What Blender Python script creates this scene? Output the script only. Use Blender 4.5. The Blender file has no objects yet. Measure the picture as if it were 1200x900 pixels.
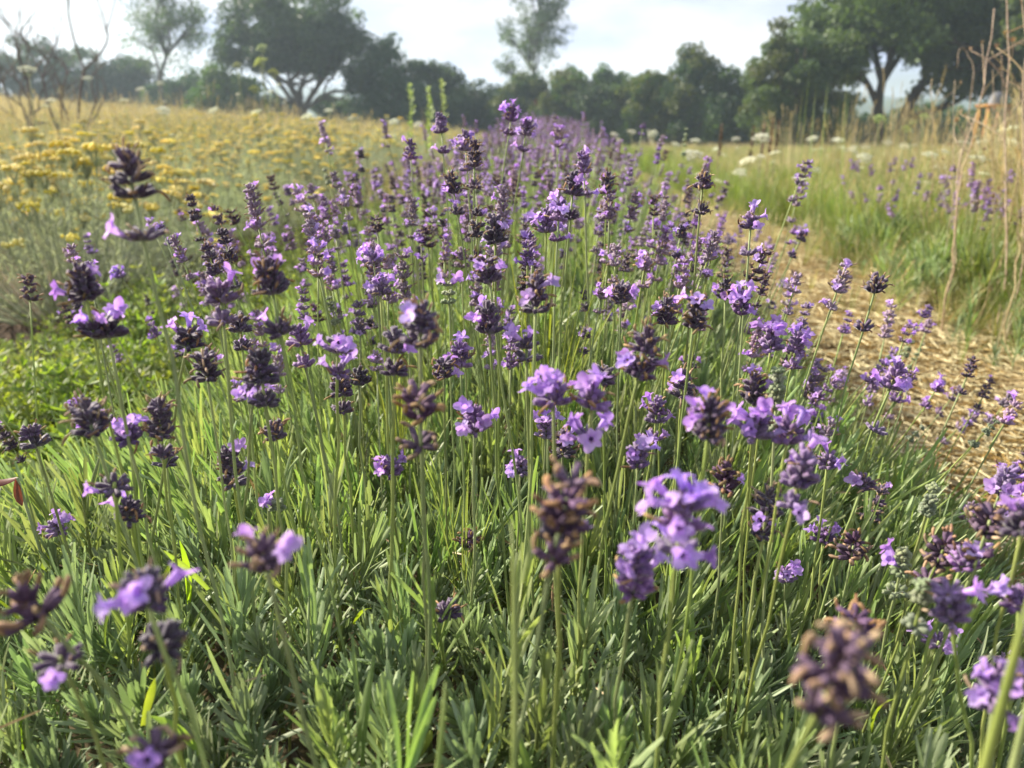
import bpy, math, random
import numpy as np
from mathutils import Vector, Matrix, Euler, Quaternion
R = math.radians
sc = bpy.context.scene
col = sc.collection

# ------------------------------------------------------------------ camera
CAM = Vector((0.0, 0.0, 0.62))
FPX = 906.0                      # focal length in pixels of the 1200 px wide photograph
PITCH, YAW = R(18.6), R(2.6)
cd = bpy.data.cameras.new('camera')
cam = bpy.data.objects.new('camera', cd)
col.objects.link(cam)
cam.location = CAM
cam.rotation_euler = (math.pi / 2 - PITCH, 0, YAW)
cd.sensor_width = 36.0
cd.lens = 36.0 * FPX / 1200.0
cd.clip_start = 0.02
cd.clip_end = 6000
cd.dof.use_dof = True
cd.dof.focus_distance = 0.62
cd.dof.aperture_fstop = 7.5
sc.camera = cam

# ------------------------------------------------------------------ sky, sun, exposure
SUN_EL, SUN_AZ = R(33), R(-66)   # azimuth from +Y, negative = towards -X
world = bpy.data.worlds.new('World')
sc.world = world
world.use_nodes = True
nt = world.node_tree
nt.nodes.clear()
N = nt.nodes.new
L = nt.links.new
out = N('ShaderNodeOutputWorld')
bg = N('ShaderNodeBackground')
sky = N('ShaderNodeTexSky')
sky.sky_type = 'NISHITA'
sky.sun_disc = False
sky.sun_elevation = SUN_EL
sky.sun_rotation = SUN_AZ
sky.air_density = 1.0
sky.dust_density = 1.6
tc = N('ShaderNodeTexCoord')
mp = N('ShaderNodeMapping')
mp.inputs['Scale'].default_value = (1.0, 1.0, 2.4)
mp.inputs['Location'].default_value = (0.35, 0.1, 0.0)
nz = N('ShaderNodeTexNoise')
nz.inputs['Scale'].default_value = 3.4
nz.inputs['Detail'].default_value = 7
nz.inputs['Roughness'].default_value = 0.55
cr = N('ShaderNodeValToRGB')
cr.color_ramp.elements[0].position = 0.34
cr.color_ramp.elements[1].position = 0.50
nz2 = N('ShaderNodeTexNoise')
nz2.inputs['Scale'].default_value = 4.2
nz2.inputs['Detail'].default_value = 5
cc = N('ShaderNodeValToRGB')
cc.color_ramp.elements[0].position = 0.40
cc.color_ramp.elements[0].color = (5.0, 5.7, 7.8, 1)
cc.color_ramp.elements[1].position = 0.56
cc.color_ramp.elements[1].color = (8.3, 8.4, 8.7, 1)
mx = N('ShaderNodeMix')
mx.data_type = 'RGBA'
L(tc.outputs['Generated'], mp.inputs['Vector'])
L(mp.outputs['Vector'], nz.inputs['Vector'])
L(mp.outputs['Vector'], nz2.inputs['Vector'])
L(nz.outputs['Fac'], cr.inputs['Fac'])
L(nz2.outputs['Fac'], cc.inputs['Fac'])
L(cr.outputs['Color'], mx.inputs['Factor'])
L(sky.outputs['Color'], mx.inputs['A'])
L(cc.outputs['Color'], mx.inputs['B'])
L(mx.outputs['Result'], bg.inputs['Color'])
bg.inputs['Strength'].default_value = 0.05
L(bg.outputs['Background'], out.inputs['Surface'])

sd = bpy.data.lights.new('sun', 'SUN')
sd.energy = 5.0
sd.angle = R(0.6)
sd.color = (1.0, 0.91, 0.75)
sun = bpy.data.objects.new('sun', sd)
col.objects.link(sun)
to_sun = Vector((math.sin(SUN_AZ) * math.cos(SUN_EL), math.cos(SUN_AZ) * math.cos(SUN_EL), math.sin(SUN_EL)))
sun.rotation_euler = to_sun.to_track_quat('Z', 'Y').to_euler()

vs = sc.view_settings
vs.view_transform = 'Standard'
vs.look = 'None'
vs.exposure = 1.42
vs.gamma = 1
vs.use_curve_mapping = False
cy = sc.cycles
cy.use_denoising = True
cy.max_bounces = 7
cy.diffuse_bounces = 4
cy.glossy_bounces = 2
cy.transmission_bounces = 5
cy.volume_bounces = 1
cy.transparent_max_bounces = 6
cy.caustics_reflective = False
cy.caustics_refractive = False
cy.use_adaptive_sampling = True
cy.adaptive_threshold = 0.015
cy.sample_clamp_indirect = 6.0

# ------------------------------------------------------------------ pixel helpers
CR = Euler((math.pi / 2 - PITCH, 0, YAW)).to_matrix()
def ray(px, py):
    return CR @ Vector(((px - 600) / FPX, -(py - 450) / FPX, -1.0))
def at(px, py, depth):
    return CAM + ray(px, py) * depth
def at_z(px, py, z):
    r = ray(px, py)
    return CAM + r * ((z - CAM.z) / r.z)
def at_y(px, py, y):
    r = ray(px, py)
    return CAM + r * ((y - CAM.y) / r.y)
def project(p):
    q = CR.transposed() @ (Vector(p) - CAM)
    return 600 + FPX * q.x / -q.z, 450 - FPX * q.y / -q.z, -q.z

rng = np.random.default_rng(11)
rnd = random.Random(11)
U = rng.uniform

def ground_z(x, y):
    x = np.asarray(x, float); y = np.asarray(y, float)
    far = np.clip((y - 3) / 14, 0, 1)
    z = 0.058 * np.clip(-x - 3.0, 0, 22) * far
    z = z - 0.012 * np.clip(y - 5, 0, 30) * np.clip((x + 4) / 5, 0, 1)
    z = z + 0.014 * np.sin(x * 5.1 + 0.7) * np.sin(y * 4.3 + 1.1) + 0.03 * np.sin(x * 0.9) * np.sin(y * 0.55)
    return z
def gz(x, y):
    return float(ground_z(x, y))

# ------------------------------------------------------------------ materials
MAT = {}
def material(name, color, color2=None, hue=0.02, val=0.35, sat=0.2, transl=0.0, tcol=None, rough=0.6, scale=60.0, spec=0.25, bump=0.0, sheen=0.0):
    m = bpy.data.materials.new(name)
    m.use_nodes = True
    t = m.node_tree
    t.nodes.clear()
    n = t.nodes.new
    l = t.links.new
    o = n('ShaderNodeOutputMaterial')
    p = n('ShaderNodeBsdfPrincipled')
    p.inputs['Roughness'].default_value = rough
    p.inputs['Specular IOR Level'].default_value = spec
    if sheen:
        p.inputs['Sheen Weight'].default_value = sheen
    tx = n('ShaderNodeTexCoord')
    no = n('ShaderNodeTexNoise')
    no.inputs['Scale'].default_value = scale
    no.inputs['Detail'].default_value = 4
    l(tx.outputs['Object'], no.inputs['Vector'])
    mixc = n('ShaderNodeMix')
    mixc.data_type = 'RGBA'
    c2 = color2 if color2 else tuple(c * 0.72 for c in color)
    mixc.inputs['A'].default_value = (*color, 1)
    mixc.inputs['B'].default_value = (*c2, 1)
    rmp = n('ShaderNodeMapRange')
    rmp.inputs['From Min'].default_value = 0.35
    rmp.inputs['From Max'].default_value = 0.65
    l(no.outputs['Fac'], rmp.inputs['Value'])
    l(rmp.outputs['Result'], mixc.inputs['Factor'])
    oi = n('ShaderNodeObjectInfo')
    wn = n('ShaderNodeTexWhiteNoise')
    wn.noise_dimensions = '1D'
    l(oi.outputs['Random'], wn.inputs['W'])
    sep = n('ShaderNodeSeparateColor')
    l(wn.outputs['Color'], sep.inputs['Color'])
    hs = n('ShaderNodeHueSaturation')
    for src, dst, lo, hi in ((0, 'Hue', 0.5 - hue, 0.5 + hue), (1, 'Saturation', 1 - sat, 1 + sat), (2, 'Value', 1 - val, 1 + val)):
        mr = n('ShaderNodeMapRange')
        mr.inputs['To Min'].default_value = lo
        mr.inputs['To Max'].default_value = hi
        l(sep.outputs[src], mr.inputs['Value'])
        l(mr.outputs['Result'], hs.inputs[dst])
    l(mixc.outputs['Result'], hs.inputs['Color'])
    l(hs.outputs['Color'], p.inputs['Base Color'])
    if bump:
        bp = n('ShaderNodeBump')
        bp.inputs['Strength'].default_value = bump
        bp.inputs['Distance'].default_value = 0.01
        l(no.outputs['Fac'], bp.inputs['Height'])
        l(bp.outputs['Normal'], p.inputs['Normal'])
    if transl:
        tr = n('ShaderNodeBsdfTranslucent')
        tm = n('ShaderNodeMix')
        tm.data_type = 'RGBA'
        tm.blend_type = 'MULTIPLY'
        tm.inputs['Factor'].default_value = 1
        tm.inputs['B'].default_value = (*(tcol or (1.3, 1.3, 0.8)), 1)
        l(hs.outputs['Color'], tm.inputs['A'])
        l(tm.outputs['Result'], tr.inputs['Color'])
        ms = n('ShaderNodeMixShader')
        ms.inputs['Fac'].default_value = transl
        l(p.outputs['BSDF'], ms.inputs[1])
        l(tr.outputs['BSDF'], ms.inputs[2])
        l(ms.outputs['Shader'], o.inputs['Surface'])
    else:
        l(p.outputs['BSDF'], o.inputs['Surface'])
    MAT[name] = m
    return m

material('lavender_leaf', (0.30, 0.365, 0.215), (0.22, 0.28, 0.15), hue=0.025, val=0.3, transl=0.3, tcol=(1.25, 1.4, 0.8), rough=0.5, spec=0.3)
material('lavender_leaf_bright', (0.28, 0.34, 0.165), (0.205, 0.27, 0.12), hue=0.03, val=0.3, transl=0.4, tcol=(1.3, 1.4, 0.62), rough=0.42, spec=0.4)
material('broad_blade', (0.25, 0.35, 0.06), (0.19, 0.29, 0.045), hue=0.02, val=0.3, transl=0.5, tcol=(1.35, 1.3, 0.5), rough=0.4, spec=0.4)
material('stem_green', (0.31, 0.36, 0.14), (0.23, 0.285, 0.105), hue=0.015, val=0.22, transl=0.18, rough=0.5, spec=0.3)
material('woody', (0.085, 0.06, 0.042), None, val=0.3, rough=0.85, spec=0.1)
material('calyx_dark', (0.115, 0.075, 0.135), (0.05, 0.033, 0.062), hue=0.02, val=0.35, transl=0.12, tcol=(1.5, 0.9, 1.5), rough=0.6, scale=400, sheen=0.35)
material('calyx_purple', (0.29, 0.19, 0.37), (0.14, 0.085, 0.19), hue=0.02, val=0.3, transl=0.2, tcol=(1.5, 1, 1.5), rough=0.6, scale=400, sheen=0.3)
material('calyx_dusty', (0.41, 0.31, 0.41), (0.24, 0.17, 0.25), hue=0.02, val=0.3, transl=0.25, tcol=(1.4, 1.1, 1.4), rough=0.65, scale=400, sheen=0.4)
material('calyx_grey', (0.25, 0.29, 0.17), (0.17, 0.20, 0.12), val=0.2, transl=0.2, rough=0.7, scale=300, sheen=0.3)
material('calyx_tan', (0.15, 0.095, 0.16), (0.085, 0.052, 0.085), val=0.25, transl=0.15, rough=0.75, scale=300)
material('dry_tip', (0.42, 0.29, 0.17), (0.20, 0.125, 0.08), hue=0.015, val=0.3, transl=0.2, rough=0.75, scale=250)
material('corolla', (0.58, 0.42, 0.76), (0.42, 0.255, 0.64), hue=0.018, val=0.2, sat=0.15, transl=0.42, tcol=(1.15, 1.0, 1.2), rough=0.5, scale=250)
material('curry_leaf', (0.43, 0.46, 0.335), (0.33, 0.37, 0.25), hue=0.02, val=0.2, transl=0.3, tcol=(1.3, 1.35, 0.8), rough=0.65)
material('curry_flower', (0.79, 0.66, 0.11), (0.70, 0.62, 0.25), hue=0.012, val=0.25, transl=0.25, tcol=(1.2, 1.1, 0.5), rough=0.6, scale=80)
material('grass_green', (0.20, 0.25, 0.085), (0.15, 0.195, 0.06), hue=0.03, val=0.3, transl=0.45, tcol=(1.5, 1.5, 0.6), rough=0.5)
material('grass_tan', (0.52, 0.455, 0.265), (0.40, 0.34, 0.18), hue=0.015, val=0.25, transl=0.35, tcol=(1.2, 1.1, 0.8), rough=0.65)
material('weed_leaf', (0.23, 0.29, 0.085), (0.165, 0.22, 0.06), hue=0.02, val=0.35, transl=0.45, tcol=(1.5, 1.5, 0.5), rough=0.5)
material('straw', (0.60, 0.48, 0.31), (0.44, 0.34, 0.21), hue=0.012, val=0.3, rough=0.6, scale=90, transl=0.1, tcol=(1, 1, 1))
material('dry_stalk', (0.42, 0.33, 0.21), (0.29, 0.21, 0.135), val=0.2, rough=0.7)
material('umbel_white', (0.78, 0.77, 0.66), (0.62, 0.64, 0.48), val=0.12, sat=0.3, transl=0.35, tcol=(1.1, 1.1, 1), rough=0.6)
material('umbel_green', (0.40, 0.47, 0.20), (0.30, 0.37, 0.15), val=0.2, transl=0.3, rough=0.6)
material('red_leaf', (0.22, 0.085, 0.07), (0.15, 0.075, 0.05), val=0.2, transl=0.4, tcol=(1.4, 1, 0.8), rough=0.5)
material('bark', (0.085, 0.068, 0.052), (0.05, 0.04, 0.032), val=0.15, rough=0.9, scale=8, bump=0.4)
material('dead_wood', (0.11, 0.085, 0.07), (0.075, 0.06, 0.05), val=0.15, rough=0.9, scale=8)
for nm, c, tv in (('leaf_dark', (0.05, 0.092, 0.045), 0.3), ('leaf_mid', (0.08, 0.14, 0.05), 0.35), ('leaf_light', (0.105, 0.165, 0.055), 0.4), ('leaf_pale', (0.115, 0.165, 0.075), 0.4), ('leaf_olive', (0.11, 0.135, 0.05), 0.35)):
    material(nm, c, tuple(v * 0.6 for v in c), hue=0.01, val=0.1, transl=tv, tcol=(1.4, 1.5, 0.6), rough=0.55, scale=0.9)
material('wood_orange', (0.42, 0.22, 0.09), (0.30, 0.15, 0.06), val=0.1, rough=0.7, scale=10)
material('grey_sheet', (0.17, 0.175, 0.19), (0.12, 0.125, 0.14), val=0.1, rough=0.6, scale=6)

# ------------------------------------------------------------------ geometry helpers
class G:
    """vertices with quads and triangles, kept as numpy blocks"""
    def __init__(s):
        s.V, s.Q, s.T, s.qm, s.tm, s.n = [], [], [], [], [], 0
    def add(s, V, Q=None, T=None, m=0):
        V = np.asarray(V, np.float64).reshape(-1, 3)
        s.V.append(V)
        if Q is not None and len(Q):
            Q = np.asarray(Q, np.int64).reshape(-1, 4)
            s.Q.append(Q + s.n); s.qm.append(np.full(len(Q), m))
        if T is not None and len(T):
            T = np.asarray(T, np.int64).reshape(-1, 3)
            s.T.append(T + s.n); s.tm.append(np.full(len(T), m))
        s.n += len(V)
        return s
    def fin(s):
        V = np.concatenate(s.V) if s.V else np.zeros((0, 3))
        Q = np.concatenate(s.Q) if s.Q else np.zeros((0, 4), np.int64)
        T = np.concatenate(s.T) if s.T else np.zeros((0, 3), np.int64)
        qm = np.concatenate(s.qm) if s.qm else np.zeros(0, np.int64)
        tm = np.concatenate(s.tm) if s.tm else np.zeros(0, np.int64)
        return V, Q, T, qm, tm
    def put(s, g, M=None):
        """add another G, moved by one 4x4 matrix or by many (N,4,4)"""
        V, Q, T, qm, tm = g.fin()
        if M is None:
            M = np.eye(4)
        M = np.asarray(M, float)
        if M.ndim == 2:
            M = M[None]
        n, k = len(M), len(V)
        W = np.einsum('nij,kj->nki', M[:, :3, :3], V) + M[:, None, :3, 3]
        s.V.append(W.reshape(-1, 3))
        off = (np.arange(n) * k)[:, None, None] + s.n
        if len(Q):
            s.Q.append((Q[None] + off).reshape(-1, 4)); s.qm.append(np.tile(qm, n))
        if len(T):
            s.T.append((T[None] + off).reshape(-1, 3)); s.tm.append(np.tile(tm, n))
        s.n += n * k
        return s
    def mesh(s, name, mats, smooth=True):
        V, Q, T, qm, tm = s.fin()
        me = bpy.data.meshes.new(name)
        nq, ntr = len(Q), len(T)
        me.vertices.add(len(V))
        me.vertices.foreach_set('co', V.astype(np.float32).ravel())
        loops = np.concatenate([Q.ravel(), T.ravel()]).astype(np.int32)
        me.loops.add(len(loops))
        me.loops.foreach_set('vertex_index', loops)
        me.polygons.add(nq + ntr)
        st = np.concatenate([np.arange(nq) * 4, nq * 4 + np.arange(ntr) * 3]).astype(np.int32)
        me.polygons.foreach_set('loop_start', st)
        me.polygons.foreach_set('material_index', np.concatenate([qm, tm]).astype(np.int32))
        if smooth:
            me.polygons.foreach_set('use_smooth', np.ones(nq + ntr, bool))
        for m in mats:
            me.materials.append(MAT[m])
        me.update(calc_edges=True)
        return me

def unit(v):
    v = np.asarray(v, float)
    return v / (np.linalg.norm(v) + 1e-12)
def frame(z, roll=0.0):
    z = unit(z)
    a = np.array((0, 0, 1.0)) if abs(z[2]) < 0.9 else np.array((1.0, 0, 0))
    x = unit(np.cross(a, z)); y = np.cross(z, x)
    c, s_ = math.cos(roll), math.sin(roll)
    return np.stack([c * x + s_ * y, -s_ * x + c * y, z], 1)
def mat4(rot, loc, scale=1.0):
    M = np.eye(4)
    M[:3, :3] = np.asarray(rot) * scale
    M[:3, 3] = loc
    return M
def tube(pts, rad, sides=6, cap=True):
    pts = np.asarray(pts, float); k = len(pts)
    rad = np.broadcast_to(np.asarray(rad, float), (k,))
    tan = np.gradient(pts, axis=0)
    F = frame(tan[0]); x = F[:, 0]
    V = []
    a = np.arange(sides) * 2 * math.pi / sides
    for i in range(k):
        t = unit(tan[i]); x = unit(x - t * np.dot(x, t)); y = np.cross(t, x)
        V.append(pts[i] + rad[i] * (np.cos(a)[:, None] * x + np.sin(a)[:, None] * y))
    V = np.concatenate(V)
    i, j = np.meshgrid(np.arange(k - 1), np.arange(sides), indexing='ij')
    j2 = (j + 1) % sides
    Q = np.stack([i * sides + j, i * sides + j2, (i + 1) * sides + j2, (i + 1) * sides + j], -1).reshape(-1, 4)
    T = None
    if cap:
        V = np.concatenate([V, pts[-1:]])
        b = (k - 1) * sides
        T = [(b + q, b + (q + 1) % sides, k * sides) for q in range(sides)]
    return V, Q, T
def strip(length, width, segs=4, bend=0.3, fold=0.25, tipw=0.15, basew=0.45, twist=0.0):
    """a leaf growing along +Z that bends towards +Y, folded along its midrib"""
    t = np.linspace(0, 1, segs + 1)
    ang = bend * t
    y = np.concatenate([[0], np.cumsum(np.sin((ang[1:] + ang[:-1]) / 2))]) * length / segs
    z = np.concatenate([[0], np.cumsum(np.cos((ang[1:] + ang[:-1]) / 2))]) * length / segs
    w = width * 0.5 * np.clip(basew + (1 - basew) * np.sin(np.clip(t * 1.6, 0, 1) * math.pi / 2) - (1 - tipw) * np.clip((t - 0.6) / 0.4, 0, 1) ** 2, 0.02, 1)
    V = []
    for i in range(segs + 1):
        nrm = np.array((0, math.cos(ang[i]), -math.sin(ang[i])))
        tw = twist * t[i]
        sx = np.array((math.cos(tw), 0, 0)) + nrm * math.sin(tw)
        c = np.array((0, y[i], z[i]))
        V += [c - sx * w[i] - nrm * fold * w[i], c, c + sx * w[i] - nrm * fold * w[i]]
    Q = []
    for i in range(segs):
        a = i * 3
        Q += [(a, a + 1, a + 4, a + 3), (a + 1, a + 2, a + 5, a + 4)]
    return V, Q
def curve(a, b, bow, n=7):
    a, b = np.asarray(a, float), np.asarray(b, float)
    t = np.linspace(0, 1, n)[:, None]
    return a + (b - a) * t + np.asarray(bow)[None] * (4 * t * (1 - t))

# ------------------------------------------------------------------ scene helpers
def tag(o, label=None, cat=None, group=None, kind=None):
    if label: o['label'] = label
    if cat: o['category'] = cat
    if group: o['group'] = group
    if kind: o['kind'] = kind
    return o
def obj(name, me, parent=None, M=None):
    o = bpy.data.objects.new(name, me)
    col.objects.link(o)
    if parent is not None: o.parent = parent
    if M is not None: o.matrix_basis = M if isinstance(M, Matrix) else Matrix(np.asarray(M).tolist())
    return o
def empty(name, loc, label, cat, group=None):
    o = bpy.data.objects.new(name, None)
    col.objects.link(o)
    o.location = loc
    o.empty_display_size = 0.05
    return tag(o, label, cat, group)

SRC = {}
def source_collection(name, meshes):
    """meshes that a scatter of uncountable stuff draws from; the collection itself is not part of the scene"""
    c = bpy.data.collections.new(name)
    for i, me in enumerate(meshes):
        c.objects.link(bpy.data.objects.new('%s_%03d' % (name, i), me))
    SRC[name] = c
    return c
def scatter(name, colname, pos, rot, scale, idx=None, parent=None):
    pos = np.asarray(pos, np.float32); n = len(pos)
    me = bpy.data.meshes.new(name)
    me.vertices.add(n)
    me.vertices.foreach_set('co', pos.ravel())
    a = me.attributes.new('turn', 'FLOAT_VECTOR', 'POINT'); a.data.foreach_set('vector', np.asarray(rot, np.float32).ravel())
    scale = np.asarray(scale, np.float32)
    if scale.ndim == 1: scale = np.repeat(scale[:, None], 3, 1)
    a = me.attributes.new('size', 'FLOAT_VECTOR', 'POINT'); a.data.foreach_set('vector', scale.ravel())
    c = SRC[colname]
    if idx is None: idx = rng.integers(0, len(c.objects), n)
    a = me.attributes.new('pick', 'INT', 'POINT'); a.data.foreach_set('value', np.asarray(idx, np.int32))
    key = 'scatter_' + colname
    ng = bpy.data.node_groups.get(key)
    if ng is None:
        ng = bpy.data.node_groups.new(key, 'GeometryNodeTree')
        ng.interface.new_socket('Geometry', in_out='INPUT', socket_type='NodeSocketGeometry')
        ng.interface.new_socket('Geometry', in_out='OUTPUT', socket_type='NodeSocketGeometry')
        gi = ng.nodes.new('NodeGroupInput'); go = ng.nodes.new('NodeGroupOutput')
        ci = ng.nodes.new('GeometryNodeCollectionInfo')
        ci.inputs['Collection'].default_value = c
        ci.inputs['Separate Children'].default_value = True
        ci.inputs['Reset Children'].default_value = True
        ip = ng.nodes.new('GeometryNodeInstanceOnPoints')
        ip.inputs['Pick Instance'].default_value = True
        def attr(nm, ty):
            q = ng.nodes.new('GeometryNodeInputNamedAttribute'); q.data_type = ty; q.inputs['Name'].default_value = nm
            return q.outputs['Attribute']
        k = ng.links.new
        k(gi.outputs[0], ip.inputs['Points'])
        k(ci.outputs[0], ip.inputs['Instance'])
        k(attr('pick', 'INT'), ip.inputs['Instance Index'])
        k(attr('turn', 'FLOAT_VECTOR'), ip.inputs['Rotation'])
        k(attr('size', 'FLOAT_VECTOR'), ip.inputs['Scale'])
        k(ip.outputs[0], go.inputs[0])
    o = obj(name, me, parent)
    md = o.modifiers.new('scatter', 'NODES')
    md.node_group = ng
    o['kind'] = 'stuff'
    return o

# ================================================================== GROUND
def ground_sheet():
    def axis(lo, hi, fine, ends, grow=1.16):
        a = list(np.arange(lo, hi + 1e-6, fine))
        st = fine
        while a[-1] < ends[1]:
            st *= grow; a.append(a[-1] + st)
        st = fine
        while a[0] > ends[0]:
            st *= grow; a.insert(0, a[0] - st)
        return np.array(a)
    xs = axis(-2.6, 2.6, 0.05, (-2500, 2500))
    ys = axis(-0.5, 5.0, 0.05, (-300, 4000))
    X, Y = np.meshgrid(xs, ys, indexing='ij')
    Z = ground_z(X, Y)
    near = (np.abs(X) < 3) & (Y < 6)
    Z = Z + np.where(near, rng.normal(0, 0.004, X.shape), 0)
    nx, ny = len(xs), len(ys)
    i, j = np.meshgrid(np.arange(nx - 1), np.arange(ny - 1), indexing='ij')
    Q = np.stack([i * ny + j, (i + 1) * ny + j, (i + 1) * ny + j + 1, i * ny + j + 1], -1).reshape(-1, 4)
    m = bpy.data.materials.new('soil'); m.use_nodes = True
    t = m.node_tree; n = t.nodes.new; l = t.links.new
    p = t.nodes['Principled BSDF']
    p.inputs['Roughness'].default_value = 0.95
    p.inputs['Specular IOR Level'].default_value = 0.1
    g = n('ShaderNodeNewGeometry'); sx = n('ShaderNodeSeparateXYZ'); l(g.outputs['Position'], sx.inputs[0])
    na = n('ShaderNodeTexNoise'); na.inputs['Scale'].default_value = 2.2; na.inputs['Detail'].default_value = 5
    nb = n('ShaderNodeTexNoise'); nb.inputs['Scale'].default_value = 55; nb.inputs['Detail'].default_value = 5
    l(g.outputs['Position'], na.inputs['Vector']); l(g.outputs['Position'], nb.inputs['Vector'])
    ad = n('ShaderNodeMath'); ad.operation = 'MULTIPLY_ADD'; ad.inputs[1].default_value = 0.5
    l(na.outputs['Fac'], ad.inputs[0]); l(sx.outputs['X'], ad.inputs[2])
    rp = n('ShaderNodeValToRGB')
    mr = n('ShaderNodeMapRange'); mr.inputs['From Min'].default_value = -4; mr.inputs['From Max'].default_value = 4
    l(ad.outputs[0], mr.inputs['Value']); l(mr.outputs['Result'], rp.inputs['Fac'])
    e = rp.color_ramp.elements
    stops = ((-2.2, (0.13, 0.115, 0.06)), (-1.75, (0.06, 0.04, 0.027)), (-1.0, (0.055, 0.038, 0.025)), (-0.5, (0.075, 0.06, 0.035)), (0.55, (0.075, 0.06, 0.035)),
             (0.85, (0.30, 0.215, 0.115)), (1.35, (0.30, 0.215, 0.115)), (1.6, (0.16, 0.14, 0.06)))
    while len(e) < len(stops): e.new(0.5)
    for q, (x, c) in zip(e, stops):
        q.position = (x + 4) / 8; q.color = (*c, 1)
    mm = n('ShaderNodeMix'); mm.data_type = 'RGBA'; mm.blend_type = 'MULTIPLY'; mm.inputs['Factor'].default_value = 0.8
    r2 = n('ShaderNodeValToRGB'); r2.color_ramp.elements[0].position = 0.3; r2.color_ramp.elements[0].color = (0.4, 0.38, 0.36, 1); r2.color_ramp.elements[1].position = 0.7; r2.color_ramp.elements[1].color = (1.3, 1.28, 1.2, 1)
    l(nb.outputs['Fac'], r2.inputs['Fac']); l(rp.outputs['Color'], mm.inputs['A']); l(r2.outputs['Color'], mm.inputs['B'])
    l(mm.outputs['Result'], p.inputs['Base Color'])
    bp = n('ShaderNodeBump'); bp.inputs['Strength'].default_value = 0.8; bp.inputs['Distance'].default_value = 0.01
    l(nb.outputs['Fac'], bp.inputs['Height']); l(bp.outputs['Normal'], p.inputs['Normal'])
    MAT['soil'] = m
    gg = G().add(np.stack([X, Y, Z], -1).reshape(-1, 3), Q)
    tag(obj('ground', gg.mesh('ground', ['soil'])), 'bare soil and thatch of the field between the planted rows', 'ground', kind='structure')
ground_sheet()

def hills():
    for nm, y0, h, ph, c, lab in (('hill', 240, 8, 0.4, (0.055, 0.085, 0.045), 'low wooded ridge on the horizon behind the trees'), ('hill', 330, 14, 2.1, (0.06, 0.085, 0.06), 'farther wooded ridge on the horizon')):
        material(lab[:12] + str(y0), c, tuple(v * 0.7 for v in c), val=0.02, rough=0.9, scale=0.05)
        xs = np.linspace(-420, 420, 240)
        top = h * (0.72 + 0.22 * np.sin(xs / 110 + ph) + 0.1 * np.sin(xs / 37 + 2 * ph)) + rng.normal(0, 0.35, 240)
        prof = np.array(((-60, -0.1), (-30, 0.45), (-8, 0.93), (0, 1.0), (25, 0.5), (60, -0.1)))
        V = np.stack([np.stack([xs, np.full_like(xs, y0 + a), top * b], -1) for a, b in prof]).reshape(-1, 3)
        n = 240
        i, j = np.meshgrid(np.arange(len(prof) - 1), np.arange(n - 1), indexing='ij')
        Q = np.stack([i * n + j, i * n + j + 1, (i + 1) * n + j + 1, (i + 1) * n + j], -1).reshape(-1, 4)
        tag(obj(nm, G().add(V, Q).mesh(nm, [lab[:12] + str(y0)])), lab, 'hill', kind='structure')
hills()

# ================================================================== LAVENDER PIECES
def calyx_g(length, r, m, sides=8):
    z = np.array((0, 0.14, 0.45, 0.75, 1.0)) * length
    rr = np.array((0.35, 0.75, 1.0, 0.95, 0.72)) * r
    a = np.arange(sides) * 2 * math.pi / sides
    rib = 1 + 0.15 * np.where(np.arange(sides) % 2, 1, -1)
    V = np.concatenate([np.stack([np.cos(a) * q * rib, np.sin(a) * q * rib, np.full(sides, h)], -1) for h, q in zip(z, rr)])
    V[-sides:, 2] += np.where(np.arange(sides) % 2, 0.06, -0.04) * length
    V = np.concatenate([V, [[0, 0, length * 0.86]]])
    i, j = np.meshgrid(np.arange(4), np.arange(sides), indexing='ij'); j2 = (j + 1) % sides
    Q = np.stack([i * sides + j, i * sides + j2, (i + 1) * sides + j2, (i + 1) * sides + j], -1).reshape(-1, 4)
    T = [(4 * sides + q, 4 * sides + (q + 1) % sides, 5 * sides) for q in range(sides)]
    return G().add(V, Q, T, m)
def dry_g(length, r, curl, m):
    t = np.linspace(0, 1, 5)
    a = curl * t
    pts = np.stack([np.zeros(5), length * np.sin(a) * t, length * np.cos(a * 0.7) * t], -1)
    return G().add(*tube(pts, r * np.array((0.8, 0.75, 0.9, 1.0, 0.5)), 5), m)
ruf = np.random.default_rng(3)
def lobe(length, width, tilt, az, z0, r0, m, g, cup=0.4):
    """one rounded petal lobe leaving the mouth of the tube"""
    us = np.linspace(0, 1, 4); V = []
    for u in us:
        w = width * (0.45 + 0.75 * math.sin(math.pi * min(1, 0.2 + 0.72 * u))) * 0.5 if u < 1 else width * 0.26
        a = tilt + cup * u
        rad = r0 + length * u * math.sin(a); h = z0 + length * u * math.cos(a)
        for v in (-1, 0, 1):
            p = np.array((rad - 0.10 * length * abs(v), v * w, h + 0.06 * length * abs(v) + ruf.normal(0, 0.12) * length * u))
            V.append((p[0] * math.cos(az) - p[1] * math.sin(az), p[0] * math.sin(az) + p[1] * math.cos(az), p[2]))
    Q = []
    for i in range(3):
        for j in range(2):
            a = i * 3 + j
            Q.append((a, a + 1, a + 4, a + 3))
    g.add(V, Q, m=m)
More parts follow.
